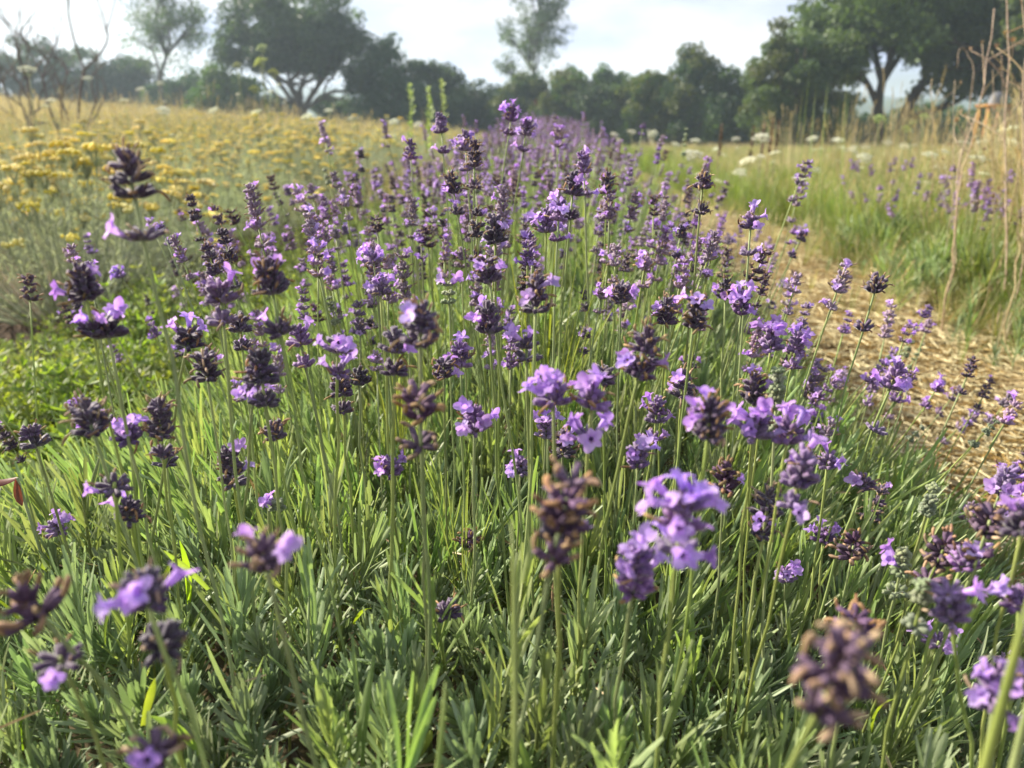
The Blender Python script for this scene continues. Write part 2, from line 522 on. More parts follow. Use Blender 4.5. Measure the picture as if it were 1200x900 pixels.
def blossom_g(s, m, r):
    g = G()
    tl = s * r.uniform(0.85, 1.1)
    pts = np.stack([np.zeros(4), 0.12 * tl * np.linspace(0, 1, 4) ** 2, tl * np.linspace(0, 1, 4)], -1)
    g.add(*tube(pts, s * np.array((0.09, 0.12, 0.17, 0.24)), 7, cap=False), m=m)
    sub = G()
    for az, ln, wd, tl_ in ((-0.5, 0.56, 0.46, 0.7), (0.5, 0.56, 0.46, 0.7), (math.pi - 1.05, 0.40, 0.32, 1.0), (math.pi, 0.46, 0.38, 1.2), (math.pi + 1.05, 0.40, 0.32, 1.0)):
        lobe(s * ln * r.uniform(0.85, 1.15), s * wd * r.uniform(0.9, 1.15), tl_ + r.uniform(-0.4, 0.4), az + r.uniform(-0.15, 0.15), 0, s * 0.2, m, sub, r.uniform(0.0, 0.7))
    g.put(sub, mat4(np.eye(3), (0, 0.12 * tl, tl * 0.97)))
    return g
BLOSSOM = []
for i in range(7):
    BLOSSOM.append(blossom_g(0.0081, 0, rng).mesh('blossom', ['corolla']))

STYLE = {'dark': ('calyx_dark', 0.32), 'spent': ('calyx_dark', 0.75), 'purple': ('calyx_purple', 0.12), 'grey': ('calyx_grey', 0.0), 'dusty': ('calyx_dusty', 0.55), 'tan': ('calyx_tan', 0.9)}
def whorl_g(style, n, r, tier=2):
    """a ring of calyces; slots are the mouths where blossoms can sit"""
    mi, dryp = 0, STYLE[style][1]
    g = G(); slots = []
    for k in range(tier):
        nn = n if k == 0 else max(3, int(n * 0.6))
        for i in range(nn):
            az = 2 * math.pi * (i + r.uniform(-0.3, 0.3)) / nn + k * 0.5
            tilt = (1.1 if k == 0 else 0.52) + r.uniform(-0.32, 0.32)
            d = np.array((math.cos(az) * math.sin(tilt), math.sin(az) * math.sin(tilt), math.cos(tilt)))
            ln = r.uniform(0.0064, 0.0092); rr = r.uniform(0.00135, 0.0019)
            if style == 'tan': ln *= 1.15; rr *= 1.1
            if style == 'grey': ln *= 0.8; rr *= 1.25
            p = d * np.array((0.0016, 0.0016, 0)) + np.array((0, 0, k * 0.0021))
            F = frame(d, r.uniform(0, 6))
            g.put(calyx_g(ln, rr, mi), mat4(F, p))
            e = p + d * ln * 0.85
            if r.uniform() < dryp:
                F2 = frame(unit(d + r.normal(0, 0.25, 3)), r.uniform(0, 6))
                g.put(dry_g(r.uniform(0.004, 0.0075), r.uniform(0.0010, 0.0015) if style == 'tan' else r.uniform(0.0006, 0.0010), r.uniform(-0.4, 1.5), 1), mat4(F2, e))
            elif r.uniform() < 0.9:
                slots.append((e, d))
    for i in range(3):                                   # papery bracts below the ring
        az = r.uniform(0, 6.28); d = np.array((math.cos(az), math.sin(az), 0.5))
        V, Q = strip(0.006, 0.0042, 3, 0.5, 0.3)
        g.put(G().add(V, Q, m=1), mat4(frame(d, 0), (0, 0, -0.0006)))
    return g, slots
WH = {}
for st_ in STYLE:
    WH[st_] = []
    for i in range(5):
        g, sl = whorl_g(st_, int(rng.integers(5, 8)) if st_ == 'tan' else int(rng.integers(7, 11)), rng, 1 if i == 4 or st_ == 'tan' and i % 2 else 2)
        WH[st_].append((g, g.mesh('whorl_' + st_, [STYLE[st_][0], 'dry_tip']), sl))

def shoot_g(r, n, ll, lw, spread, h, m=0, curl=0.5, segs=4):
    """leafy lavender shoot: opposite narrow leaves up a short stem"""
    g = G()
    g.add(*tube(curve((0, 0, 0), (0, 0, h), (r.uniform(-.004, .004), r.uniform(-.004, .004), 0), 4), [0.0014, 0.0012, 0.001, 0.0006], 5), m=1)
    for i in range(n):
        f = i / n
        az = i * 1.57 + (i // 2) * 0.8 + r.uniform(-0.3, 0.3)
        tilt = spread * (1.15 - 0.95 * f) + r.uniform(-0.12, 0.12)
        V, Q = strip(ll * r.uniform(0.7, 1.15) * (1 - 0.35 * f), lw * r.uniform(0.8, 1.2), segs, r.uniform(-0.45, 0.25) * curl * 2, r.uniform(0.3, 0.9), 0.5)
        d = (math.cos(az) * math.sin(tilt), math.sin(az) * math.sin(tilt), math.cos(tilt))
        F = frame(d, 0)
        # leaf upper face looks to the axis
        ax = np.array((0, 0, 1.0)); z = unit(d); y = unit(ax - z * np.dot(ax, z)); x = np.cross(y, z)
        g.put(G().add(V, Q, m=m), mat4(np.stack([x, y, z], 1), (0, 0, h * (0.12 + 0.86 * f ** 0.8))))
    return g
SHOOT = []
for i in range(14):
    if i < 6:      # short grey rosettes
        g = shoot_g(rng, int(rng.integers(32, 42)), 0.030, 0.0030, 0.78, rng.uniform(0.035, 0.06)); mt = 'lavender_leaf'
    elif i < 11:   # taller, looser shoots
        g = shoot_g(rng, int(rng.integers(22, 30)), 0.046, 0.0031, 0.5, rng.uniform(0.07, 0.11)); mt = 'lavender_leaf' if i < 9 else 'lavender_leaf_bright'
    else:          # long green upright leaves
        g = shoot_g(rng, int(rng.integers(10, 15)), 0.085, 0.0034, 0.42, rng.uniform(0.05, 0.08), segs=5); mt = 'lavender_leaf_bright'
    SHOOT.append(g.mesh('leaf_shoot', [mt, 'stem_green']))
source_collection('shoots', SHOOT)
BLADE = []
for i in range(5):
    V, Q = strip(rng.uniform(0.035, 0.058), rng.uniform(0.0045, 0.0065), 6, rng.uniform(-0.5, 0.9), 0.45, 0.12, 0.6, rng.uniform(-0.4, 0.4))
    BLADE.append(G().add(V, Q).mesh('broad_leaf', ['broad_blade']))

def head_plan(r, style, nwh, nblo, lower=None, space=0.0066):
    """a list of (z, style, variant, roll, scale, blossoms) from the lowest ring to the tip"""
    plan = []
    z = 0.0
    if lower: plan.append((-lower, style, r.integers(0, 5), r.uniform(0, 6), 0.9, int(nblo * 0.2 + r.uniform(0, 1.2))))
    for k in range(nwh):
        f = k / max(1, nwh - 1) if nwh > 1 else 1
        sca = (1.0 - 0.2 * f if nwh > 1 else 1.0) * (0.78 if style == 'grey' else 1.0)
        plan.append((z, style, int(r.integers(0, 5)), r.uniform(0, 6), sca, 0))
        z += space * r.uniform(0.75, 1.15)
    return plan, z
def blossom_spots(r, whs, n):
    """whs: list of (matrix, slots); choose n mouths, return matrices for blossoms"""
    cand = [(M, e, d) for M, sl in whs for e, d in sl]
    r.shuffle(cand)
    res = []
    for M, e, d in cand[:n]:
        M = np.asarray(M)
        p = M[:3, :3] @ np.asarray(e) + M[:3, 3]
        q = unit(M[:3, :3] @ np.asarray(d) + r.normal(0, 0.15, 3) * 0.01 + np.array((0, 0, 0.0)))
        q = unit(q + r.normal(0, 0.2, 3) + np.array((0, 0, 0.15)))
        res.append(mat4(frame(q, r.uniform(0, 6.28)), p - q * 0.003, r.uniform(0.85, 1.15)))
    return res

# complete flower heads in one mesh for stems where single rings are too small to tell apart
HEAD = []
HEADG = []
for i in range(33):
    style = ['spent', 'dusty', 'purple', 'dusty', 'purple', 'dusty', 'tan', 'dusty', 'dark', 'dusty', 'grey'][i % 11]
    nwh = int(rng.integers(2, 6))
    g = G(); whs = []
    plan, top = head_plan(rng, style, nwh, 0, rng.uniform(0.018, 0.03) if rng.uniform() < 0.5 else None, rng.uniform(0.0075, 0.0115))
    for z, s_, v, roll, sca, nb in plan:
        wg, _, sl = WH[s_][v]
        M = mat4(frame((0, 0, 1), roll), (0, 0, z), sca)
        g.put(wg, M); whs.append((M, sl))
    g.add(*tube([(0, 0, -0.03), (0, 0, top * 0.6)], [0.0009, 0.0006], 5), m=3)
    nb = {'spent': rng.integers(0, 3), 'dark': rng.integers(0, 4), 'purple': rng.integers(4, 11), 'grey': 0, 'dusty': rng.integers(2, 8), 'tan': rng.integers(0, 3)}[style]
    for M in blossom_spots(rng, whs, int(nb)):
        g.put(blossom_g(0.0074, 2, rng), M)
    HEADG.append((g, style))
    HEAD.append(g.mesh('flower_head', [STYLE[style][0], 'dry_tip', 'corolla', 'stem_green']))

def stem_g(L_, r, bow, r0=0.00115, leaves=2):
    g = G()
    az = r.uniform(0, 6.28)
    pts = curve((0, 0, 0), (0, 0, L_), (math.cos(az) * bow * L_, math.sin(az) * bow * L_, 0), 9)
    g.add(*tube(pts, np.linspace(r0, r0 * 0.72, 9), 6), m=0)
    for k in range(leaves):
        f = r.uniform(0.05, 0.4); a = r.uniform(0, 6.28)
        for s_ in (0, math.pi):
            V, Q = strip(r.uniform(0.025, 0.05), 0.003, 4, r.uniform(-0.4, 0.3), 0.4)
            d = (math.cos(a + s_) * 0.5, math.sin(a + s_) * 0.5, 0.85)
            g.put(G().add(V, Q, m=1), mat4(frame(d, 0), pts[int(f * 8)]))
    return g, pts
STEM = []
for i in range(12):
    g, pts = stem_g(0.30, rng, rng.uniform(0, 0.035))
    STEM.append(g.mesh('flower_stem', ['stem_green', 'lavender_leaf_bright']))
# stem and head joined, for stuff drawn in the distance
STALK = []
for i in range(20):
    hg, style = HEADG[i]
    g, pts = stem_g(0.26, rng, rng.uniform(0, 0.04), 0.0011, 1)
    gg = G()
    gg.put(hg, mat4(np.eye(3), (0, 0, 0.26), 0.85))
    V, Q, T, qm, tm = g.fin()
    a = G(); a.V = [V]; a.Q = [Q]; a.T = [T]; a.qm = [np.where(qm == 0, 3, 4)]; a.tm = [np.where(tm == 0, 3, 4)]; a.n = len(V)
    gg.put(a)
    STALK.append(gg.mesh('flower_stalk', [STYLE[style][0], 'dry_tip', 'corolla', 'stem_green', 'lavender_leaf']))
source_collection('stalks', STALK)

ROWX = -0.08
def mound(x, y, half=0.63, top=0.335):
    u = abs(x - ROWX) / half
    if u >= 1: return 0.0
    return top * (1 - u ** 2.6) ** 0.6 * (0.92 + 0.08 * math.sin(y * 7.3 + x * 5)) 

def to_M(a):
    return Matrix(np.asarray(a).tolist())

# ================================================================== MAIN LAVENDER ROW
SP = 0.76
plants = []
row_labels = ['lavender bush under the large violet heads, with grey green leaf rosettes and yellow blades',
              'lavender bush with many long bare stalks and dark seed heads beside the straw path bend',
              'lavender bush second along the middle row, tall spikes standing against the trees',
              'lavender bush third along the middle row, dense with pale violet spikes',
              'lavender bush fourth along the middle row, purple spikes leaning to the straw path']
NPL = 15
for i in range(NPL):
    y = 0.42 + i * SP
    lab = row_labels[i] if i < len(row_labels) else 'small looking hazy purple lavender bush farther along the middle row'
    p = empty('lavender_plant', (ROWX + rng.uniform(-0.04, 0.04), y, gz(ROWX, y)), lab, 'lavender', 'lavender bushes of the middle row')
    plants.append(p)
def plant_for(y):
    return plants[max(0, min(NPL - 1, int(round((y - 0.42) / SP))))]

# --- woody base of each bush
for p in plants[:6]:
    for k in range(14):
        a = rng.uniform(0, 6.28); rr = rng.uniform(0.1, 0.42)
        e = (math.cos(a) * rr, math.sin(a) * rr * 0.8, rng.uniform(0.12, 0.22))
        g = G().add(*tube(curve((rng.uniform(-.02, .02), rng.uniform(-.02, .02), -0.02), e, (0, 0, -0.03), 6), np.linspace(0.006, 0.0022, 6), 6))
        obj('woody_branch', g.mesh('woody_branch', ['woody']), p)

# --- leafy shoots: the ones that show largest are objects, the rest of each bush is one mass
shoots = {i: [] for i in range(NPL)}
yy = 0.05
while yy < 12:
    step = 0.0225 if yy < 0.75 else 0.027 if yy < 1.6 else (0.04 if yy < 3.5 else 0.075)
    x = ROWX - 0.72
    while x < ROWX + 0.72:
        px_, py_ = x + rng.uniform(-.5, .5) * step, yy + rng.uniform(-.5, .5) * step
        h = mound(px_, py_)
        if h > 0.03:
            pi = max(0, min(NPL - 1, int(round((py_ - 0.42) / SP))))
            u = (px_ - ROWX) / 0.63
            base_z = gz(px_, py_) + max(0.0, h - 0.075 - abs(rng.normal(0, 0.02)))
            tx_ = u * 0.55 + rng.normal(0, 0.22); ty_ = rng.normal(0, 0.22)
            d = unit((tx_, ty_, 1.0))
            edge = abs(u)
            v = rng.choice(14, p=np.array([8] * 6 + [2] * 5 + [0.5, 0.5, 0]) / 59.0)
            if yy > 0.55: v = rng.choice(14, p=np.array([3.5] * 6 + [4] * 5 + [6, 6, 6]) / 59.0)
            F = frame(d, rng.uniform(0, 6.28))
            s_ = rng.uniform(0.8, 1.25) * (1 if yy < 1.6 else (1.3 if yy < 3.5 else 2.0))
            d_cam = (Vector((px_, py_, base_z)) - CAM).length
            shoots[pi].append((d_cam, (px_, py_, base_z), F, s_, v))
        x += step
    yy += step
def F_euler(F):
    return Matrix(np.asarray(F).tolist()).to_euler('XYZ')
for pi, lst in shoots.items():
    p = plants[pi]
    b = np.array(p.location)
    lst.sort(key=lambda q: q[0])
    vis = [q for q in lst if (lambda c: -60 < c[0] < 1260 and -60 < c[1] < 960 and c[2] > 0.05)(project(q[1]))]
    seen = set(id(q) for q in vis[:300]) if pi < 3 else set()
    rest = []
    for q in lst:
        if id(q) in seen:
            obj('leaf_shoot', SHOOT[q[4]], p, to_M(mat4(q[2], np.array(q[1]) - b, q[3])))
        else:
            rest.append(q)
    if rest:
        scatter('foliage', 'shoots', [np.array(q[1]) - b for q in rest], [tuple(F_euler(q[2])) for q in rest], [q[3] for q in rest], [q[4] for q in rest], p)

DEADL = []
for i in range(4):
    V, Q = strip(rng.uniform(0.02, 0.04), rng.uniform(0.0025, 0.004), 4, rng.uniform(-1.2, 1.2), 0.6, 0.3, 0.5, rng.uniform(-1, 1))
    DEADL.append(G().add(V, Q).mesh('dead_leaf', ['straw' if i % 2 else 'dry_tip']))
source_collection('dead_leaves', DEADL)
for p in plants[:3]:
    n = 260
    b = np.array(p.location)
    x = rng.uniform(-0.55, 0.55, n); y = rng.uniform(-0.38, 0.38, n)
    z = np.array([max(0.02, mound(b[0] + x[i], b[1] + y[i]) - abs(rng.normal(0.04, 0.05))) for i in range(n)])
    scatter('dead_leaves', 'dead_leaves', np.stack([x, y, z], -1), rng.uniform(0, 6.28, (n, 3)), rng.uniform(0.4, 0.85, n), parent=p)
# --- broad yellow green blades in front
for k, (px, py, dep) in enumerate([(190, 650, .45), (200, 640, .46), (225, 660, .5), (612, 870, .36), (770, 835, .44), (205, 830, .36), (180, 790, .37), (120, 700, .42), (1110, 870, .4), (940, 740, .5),
                                   (520, 840, .4), (385, 830, .42), (20, 700, .5), (15, 830, .4), (350, 690, .55), (560, 700, .55), (690, 700, .58), (860, 720, .55), (330, 880, .36), (430, 700, .5), (1020, 800, .45), (880, 830, .45), (60, 640, .6), (470, 640, .6), (720, 640, .65), (250, 590, .7), (840, 890, .4), (660, 830, .45)]):
    P = at(px, py, dep + 0.05)
    p = plant_for(P.y)
    d = unit(rng.normal(0, 0.25, 3) + (0, 0, 1))
    s_ = rng.uniform(0.75, 1.1)
    obj('broad_leaf', BLADE[k % 5], p, to_M(mat4(frame(d, rng.uniform(0, 6.28)), np.array(P) - np.array(p.location) - d * 0.04 * s_, s_)))

# --- flower stems that can be picked out one by one: pixel of the head, its depth, style, rings, blossoms, pixel on the stem lower down
HERO = [
    # px, py, depth, style, rings, blossoms, lower ring gap, foot pixel
    (152, 205, .34, 'spent', 3, 1, .019, (215, 520)), (97, 330, .40, 'dark', 3, 5, .022, (122, 455)), (124, 378, .42, 'dark', 2, 3, 0, (150, 510)),
    (258, 338, .44, 'purple', 2, 1, .012, (284, 600)), (316, 322, .42, 'dark', 3, 4, .022, (372, 590)), (222, 392, .50, 'dark', 2, 3, 0, (208, 500)),
    (240, 425, .48, 'spent', 3, 1, 0, (262, 600)), (281, 378, .56, 'dark', 2, 0, .014, (300, 560)), (305, 428, .44, 'dark', 3, 0, .014, (318, 600)),
    (297, 458, .46, 'dark', 1, 5, 0, (282, 600)), (350, 393, .52, 'purple', 2, 1, .016, (392, 600)), (396, 402, .46, 'purple', 2, 8, .016, (398, 560)),
    (103, 488, .40, 'spent', 3, 0, 0, (135, 600)), (38, 511, .55, 'dark', 2, 0, 0, (68, 600)), (150, 506, .46, 'purple', 2, 6, 0, (165, 620)),
    (188, 490, .46, 'spent', 4, 0, .015, (205, 620)), (134, 566, .42, 'dark', 1, 1, 0, (140, 640)), (322, 505, .50, 'spent', 2, 0, 0, (345, 600)),
    (270, 545, .52, 'dark', 4, 4, 0, (282, 640)), (195, 541, .60, 'dark', 1, 0, 0, (205, 640)), (325, 588, .55, 'grey', 2, 3, 0, (322, 660)),
    (150, 598, .45, 'dark', 2, 2, 0, (160, 680)), (458, 545, .58, 'purple', 2, 6, 0, (462, 640)),
    (492, 380, .37, 'spent', 3, 1, 0, (498, 600)), (490, 470, .36, 'tan', 3, 0, .016, (494, 620)), (464, 398, .44, 'dark', 2, 1, .014, (463, 560)),
    (571, 312, .50, 'dark', 3, 4, 0, (600, 570)), (572, 372, .50, 'dark', 3, 4, 0, (590, 600)), (628, 344, .46, 'spent', 3, 2, .0, (614, 560)),
    (580, 268, .60, 'dark', 3, 1, 0, (584, 420)), (526, 340, .62, 'grey', 3, 2, 0, (530, 520)), (556, 492, .50, 'purple', 3, 6, 0, (552, 600)),
    (445, 335, .62, 'purple', 2, 5, 0, (452, 500)), (694, 465, .40, 'purple', 2, 12, .018, (690, 600)), (648, 460, .40, 'purple', 2, 7, 0, (652, 600)),
    (617, 408, .50, 'dark', 2, 4, 0, (622, 560)), (755, 412, .42, 'spent', 4, 4, 0, (722, 580)), (706, 437, .50, 'dark', 2, 0, 0, (708, 560)),
    (664, 585, .275, 'tan', 4, 0, .015, (632, 800)), (655, 625, .30, 'dark', 1, 1, 0, (648, 780)),
    (800, 600, .30, 'purple', 2, 18, .012, (790, 760)), (745, 668, .34, 'purple', 4, 5, 0, (728, 780)), (748, 532, .50, 'purple', 3, 8, 0, (742, 640)),
    (832, 490, .36, 'spent', 3, 5, .0, (815, 620)), (886, 498, .42, 'purple', 2, 9, 0, (872, 640)), (925, 505, .42, 'purple', 2, 8, 0, (905, 640)),
    (940, 548, .38, 'purple', 3, 3, .012, (905, 700)), (884, 456, .50, 'spent', 3, 2, 0, (878, 580)), (911, 452, .48, 'grey', 5, 0, .016, (900, 640)),
    (815, 362, .50, 'spent', 4, 3, 0, (802, 500)), (1050, 440, .55, 'purple', 3, 9, .035, (985, 600)), (1012, 566, .55, 'dark', 1, 1, 0, (985, 650)),
    (1028, 332, .62, 'spent', 2, 0, .03, (985, 470)), (1178, 562, .50, 'purple', 3, 6, .0, (1130, 700)), (1090, 585, .50, 'grey', 4, 0, 0, (1070, 680)),
    (824, 212, .70, 'spent', 2, 0, .022, (812, 330)), (880, 258, .66, 'purple', 2, 6, .022, (868, 380)), (684, 190, .78, 'purple', 3, 6, .022, (690, 330)),
    (168, 690, .275, 'dark', 2, 5, 0, (228, 840)), (308, 650, .28, 'tan', 2, 4, 0, (350, 820)), (35, 708, .28, 'tan', 2, 0, 0, (110, 800)),
    (70, 770, .30, 'dark', 1, 1, 0, (110, 860)), (182, 880, .27, 'tan', 2, 1, 0, (200, 940)), (66, 617, .60, 'purple', 2, 7, 0, (90, 700)),
    (985, 780, .205, 'tan', 3, 0, .012, (925, 900)), (1002, 728, .34, 'tan', 2, 2, 0, (975, 860)), (1082, 690, .36, 'grey', 2, 0, .016, (1030, 880)),
    (1112, 705, .34, 'purple', 3, 1, 0, (1135, 860)), (1168, 805, .30, 'purple', 3, 7, 0, (1150, 920)), (1200, 610, .34, 'dark', 2, 2, 0, (1180, 740)),
    (921, 672, .62, 'purple', 2, 6, 0, (915, 740)), (965, 625, .60, 'purple', 2, 6, 0, (955, 720)), (1160, 610, .40, 'tan', 3, 0, .014, (1120, 700)),
    (1105, 645, .44, 'tan', 3, 1, .014, (1065, 740)), (1130, 655, .42, 'purple', 2, 2, .0, (1090, 760)), (1058, 655, .48, 'grey', 3, 2, .016, (1040, 740)),
    (1100, 752, .50, 'purple', 1, 5, 0, (1085, 800)), (1195, 705, .36, 'purple', 1, 5, 0, (1180, 780)), (1000, 640, .55, 'tan', 3, 2, 0, (985, 720)),
    (545, 165, .85, 'purple', 3, 5, .02, (552, 300)), (556, 180, .80, 'spent', 4, 0, .022, (550, 320)), (600, 132, 1.0, 'purple', 3, 7, .016, (582, 240)),
    (617, 148, .95, 'purple', 3, 8, .018, (600, 260)), (481, 175, .95, 'purple', 4, 3, 0, (488, 300)), (517, 145, .95, 'purple', 3, 2, .022, (524, 280)),
    (672, 215, .70, 'dark', 3, 2, .02, (668, 340)), (655, 245, .66, 'purple', 3, 8, .018, (650, 360)), (712, 215, .85, 'spent', 3, 1, .02, (706, 330)),
    (530, 215, .72, 'spent', 3, 3, .02, (545, 340)), (640, 258, .68, 'purple', 3, 9, 0, (640, 380)), (437, 300, .7, 'purple', 2, 6, 0, (448, 420)),
    (870, 355, .62, 'purple', 3, 8, 0, (862, 480)), (905, 395, .6, 'purple', 3, 9, 0, (890, 500)), (935, 400, .66, 'purple', 3, 7, .015, (915, 500)),
    (850, 340, .7, 'spent', 3, 3, 0, (842, 470)), (780, 365, .6, 'spent', 3, 2, 0, (772, 500)), (728, 340, .6, 'dark', 3, 4, 0, (722, 470)),
    (550, 632, .6, 'tan', 2, 0, 0, (548, 700)), (525, 715, .5, 'dark', 1, 0, 0, (512, 790)), (190, 752, .30, 'dark', 1, 0, 0, (200, 820)),
    (610, 545, .6, 'purple', 2, 5, 0, (608, 640)), (640, 500, .58, 'purple', 3, 7, 0, (636, 600)), (660, 520, .62, 'spent', 3, 2, 0, (655, 620)),
    (770, 480, .6, 'purple', 3, 6, .016, (758, 600)), (800, 450, .62, 'spent', 3, 2, 0, (790, 560)), (850, 560, .5, 'tan', 3, 1, 0, (842, 660)),
    (900, 590, .46, 'spent', 3, 2, .014, (885, 700)), (970, 540, .55, 'purple', 2, 4, 0, (950, 640)), (420, 440, .6, 'dark', 2, 0, 0, (428, 560)),
    (400, 452, .58, 'dark', 2, 0, .014, (410, 570)), (520, 430, .56, 'spent', 3, 2, 0, (524, 560)), (540, 415, .6, 'purple', 3, 6, 0, (545, 540)),
]
def hero_stalk(px, py, dep, style, nwh, nblo, lower, foot, seed):
    r = np.random.default_rng(500 + seed)
    H = np.array(at(px, py, dep))
    Pf = np.array(at(foot[0], foot[1], dep + 0.02 + 0.10 * max(0, foot[1] - py) / 900))
    d = unit(Pf - H)
    if d[2] > -0.55:
        d = unit(np.array((d[0], d[1] * 0.4, -0.8)))
    floor = max(0.08, mound(H[0], H[1]) - 0.14)
    k = max(0.06, (H[2] - floor) / -d[2])
    B = H + d * k
    p = plant_for(B[1])
    b = np.array(p.location)
    perp = unit(np.cross(d, r.normal(0, 1, 3)))
    pts = curve(B - b, H - b, perp * k * r.uniform(-0.02, 0.02), 10)
    pts[1:-2] += r.normal(0, 0.0011, (7, 3))
    g = G()
    r0 = r.uniform(0.0009, 0.0012)
    g.add(*tube(pts, np.linspace(r0 * 1.1, r0 * 0.8, 10), 7))
    for q in range(int(r.integers(1, 4))):
        i = int(r.integers(0, 4)); a = r.uniform(0, 6.28)
        for s_ in (0, math.pi):
            V, Q = strip(r.uniform(0.03, 0.06), 0.0032, 5, r.uniform(-0.4, 0.2), 0.4)
            g.put(G().add(V, Q, m=1), mat4(frame((math.cos(a + s_) * 0.45, math.sin(a + s_) * 0.45, 0.85), 0), pts[i]))
    stem = obj('flower_stem', g.mesh('flower_stem', ['stem_green', 'lavender_leaf_bright']), p)
    ax = unit(pts[-1] - pts[-2])
    tip = pts[-1]
    plan, top = head_plan(r, style, nwh, nblo, lower if lower else None)
    whs = []
    hs = r.uniform(0.95, 1.12)
    for z, s_, v, roll, sca, nb in plan:
        F = frame(unit(ax + r.normal(0, 0.05, 3)), roll)
        off = (z - top * 0.5) * hs
        pos = tip + ax * off
        if off < -0.012:  # lower ring sits on the stem itself
            lens = np.linalg.norm(pts - tip, axis=1)
            pos = tip + (pts[-3] - tip) * (-off / max(1e-6, lens[-3])) if lens[-3] > 1e-6 else pos
        M = mat4(F, pos, sca * hs)
        whs.append((M, WH[s_][int(v)][2]))
        obj('flower_whorl', WH[s_][int(v)][1], stem, to_M(M))
    for M in blossom_spots(r, whs, int(math.ceil(nblo * 0.75))):
        M = M.copy(); M[:3, :3] *= hs
        obj('blossom', BLOSSOM[int(r.integers(0, 7))], stem, to_M(M))
for i, h in enumerate(HERO):
    hero_stalk(*h, seed=i)

# --- bare blurred stems whose heads are cut or fallen
for (a, b_, da, db, r0) in (((600, 610), (596, 905), .28, .27, .0012), ((1206, 700), (1140, 930), .22, .24, .0017), ((1210, 800), (1175, 930), .25, .26, .0015), ((522, 800), (503, 930), .28, .30, .0012)):
    A, B = np.array(at(*a, da)), np.array(at(*b_, db))
    B = B + unit(B - A) * 0.06
    p = plant_for(B[1]); bb = np.array(p.location)
    obj('flower_stem', G().add(*tube(curve(B - bb, A - bb, (0.002, 0.001, 0), 8), np.array([1.1, 1.05, 1, 1, .95, .9, .8, .3]) * r0, 7)).mesh('flower_stem', ['stem_green']), p)

# --- the rest of the flower stems in the row
def stalk_obj(p, H, B, hv, sv, hscale=1.0):
    b = np.array(p.location)
    d = H - B; ln = np.linalg.norm(d); d = d / ln
    S = to_M(mat4(frame(d, rng.uniform(0, 6.28)), B - b, ln / 0.30))
    s_ = obj('flower_stem', STEM[sv], p, S)
    W = to_M(mat4(frame(unit(d + rng.normal(0, 0.06, 3)), rng.uniform(0, 6.28)), H - b, hscale))
    obj('flower_head', HEAD[hv], s_, S.inverted() @ W)
row_stuff = {i: [] for i in range(NPL)}
def head_top(x):
    u = (x - ROWX) / 0.75
    return 0.475 - 0.22 * u * u
cnt = 0
nrow = 2100
for k in range(nrow):
    y = 0.72 + (k / nrow) ** 1.35 * 11.5
    u = np.clip(rng.normal(0, 0.45), -1.1, 0.92)
    x = ROWX + u * 0.68
    z = head_top(x) + rng.normal(0, 0.055)
    if rng.uniform() < 0.06: z += 0.07
    if y < 1.1: z = min(z, 0.50 + rng.normal(0, 0.02))
    H = np.array((x, y, max(0.16, z)))
    c = project(H)
    if not (-40 < c[0] < 1240 and c[1] < 930): continue
    bx = ROWX + (x - ROWX) * rng.uniform(0.72, 0.96)
    B = np.array((bx, y + rng.normal(0, 0.04), max(0.05, H[2] - rng.uniform(0.26, 0.34))))
    w = rng.uniform()
    pi = max(0, min(NPL - 1, int(round((B[1] - 0.42) / SP))))
    if y < 3.2:
        hv = int(rng.integers(0, 33))
        if HEADG[hv][1] == 'grey' and rng.uniform() < 0.6: hv = 2
        stalk_obj(plants[pi], H, B, hv, int(rng.integers(0, 12)), rng.uniform(0.65, 1.0))
        cnt += 1
    else:
        row_stuff[pi].append((B, H))
for pi, lst in row_stuff.items():
    if not lst: continue
    p = plants[pi]; b = np.array(p.location)
    pos = [q[0] - b for q in lst]
    rot = [tuple(F_euler(frame(unit(q[1] - q[0]), rng.uniform(0, 6.28)))) for q in lst]
    scatter('flower_stalks', 'stalks', pos, rot, [np.linalg.norm(q[1] - q[0]) / 0.26 * (1 if q[1][1] < 6 else 1.2) for q in lst], parent=p)
for k in range(34):
    H = np.array((rng.uniform(0.28, 0.62), rng.uniform(0.45, 1.1), rng.uniform(0.2, 0.36)))
    B = np.array((H[0] - rng.uniform(0.02, 0.14), H[1] + rng.normal(0, 0.05), max(0.03, H[2] - 0.24)))
    stalk_obj(plant_for(B[1]), H, B, int(rng.choice([6, 17, 10, 21, 0, 3, 2, 4, 5, 7])), int(rng.integers(0, 12)), rng.uniform(0.85, 1.1))
print('row stems', cnt)

# far end of the row, beyond what can be told apart
n = 2600
y = 12 + (rng.uniform(0, 1, n) ** 1.5) * 20
x = ROWX + rng.normal(0, 0.33, n)
o = scatter('far_lavender', 'stalks', np.stack([x, y, np.maximum(0.05, 0.22 - 0.2 * (x - ROWX) ** 2) + rng.normal(0, 0.05, n)], -1), np.stack([rng.normal(0, .2, n), rng.normal(0, .2, n), rng.uniform(0, 6.28, n)], -1), rng.uniform(1.0, 1.7, n))
tag(o, 'hazy purple end of the lavender row running to the dark hedge', 'lavender')

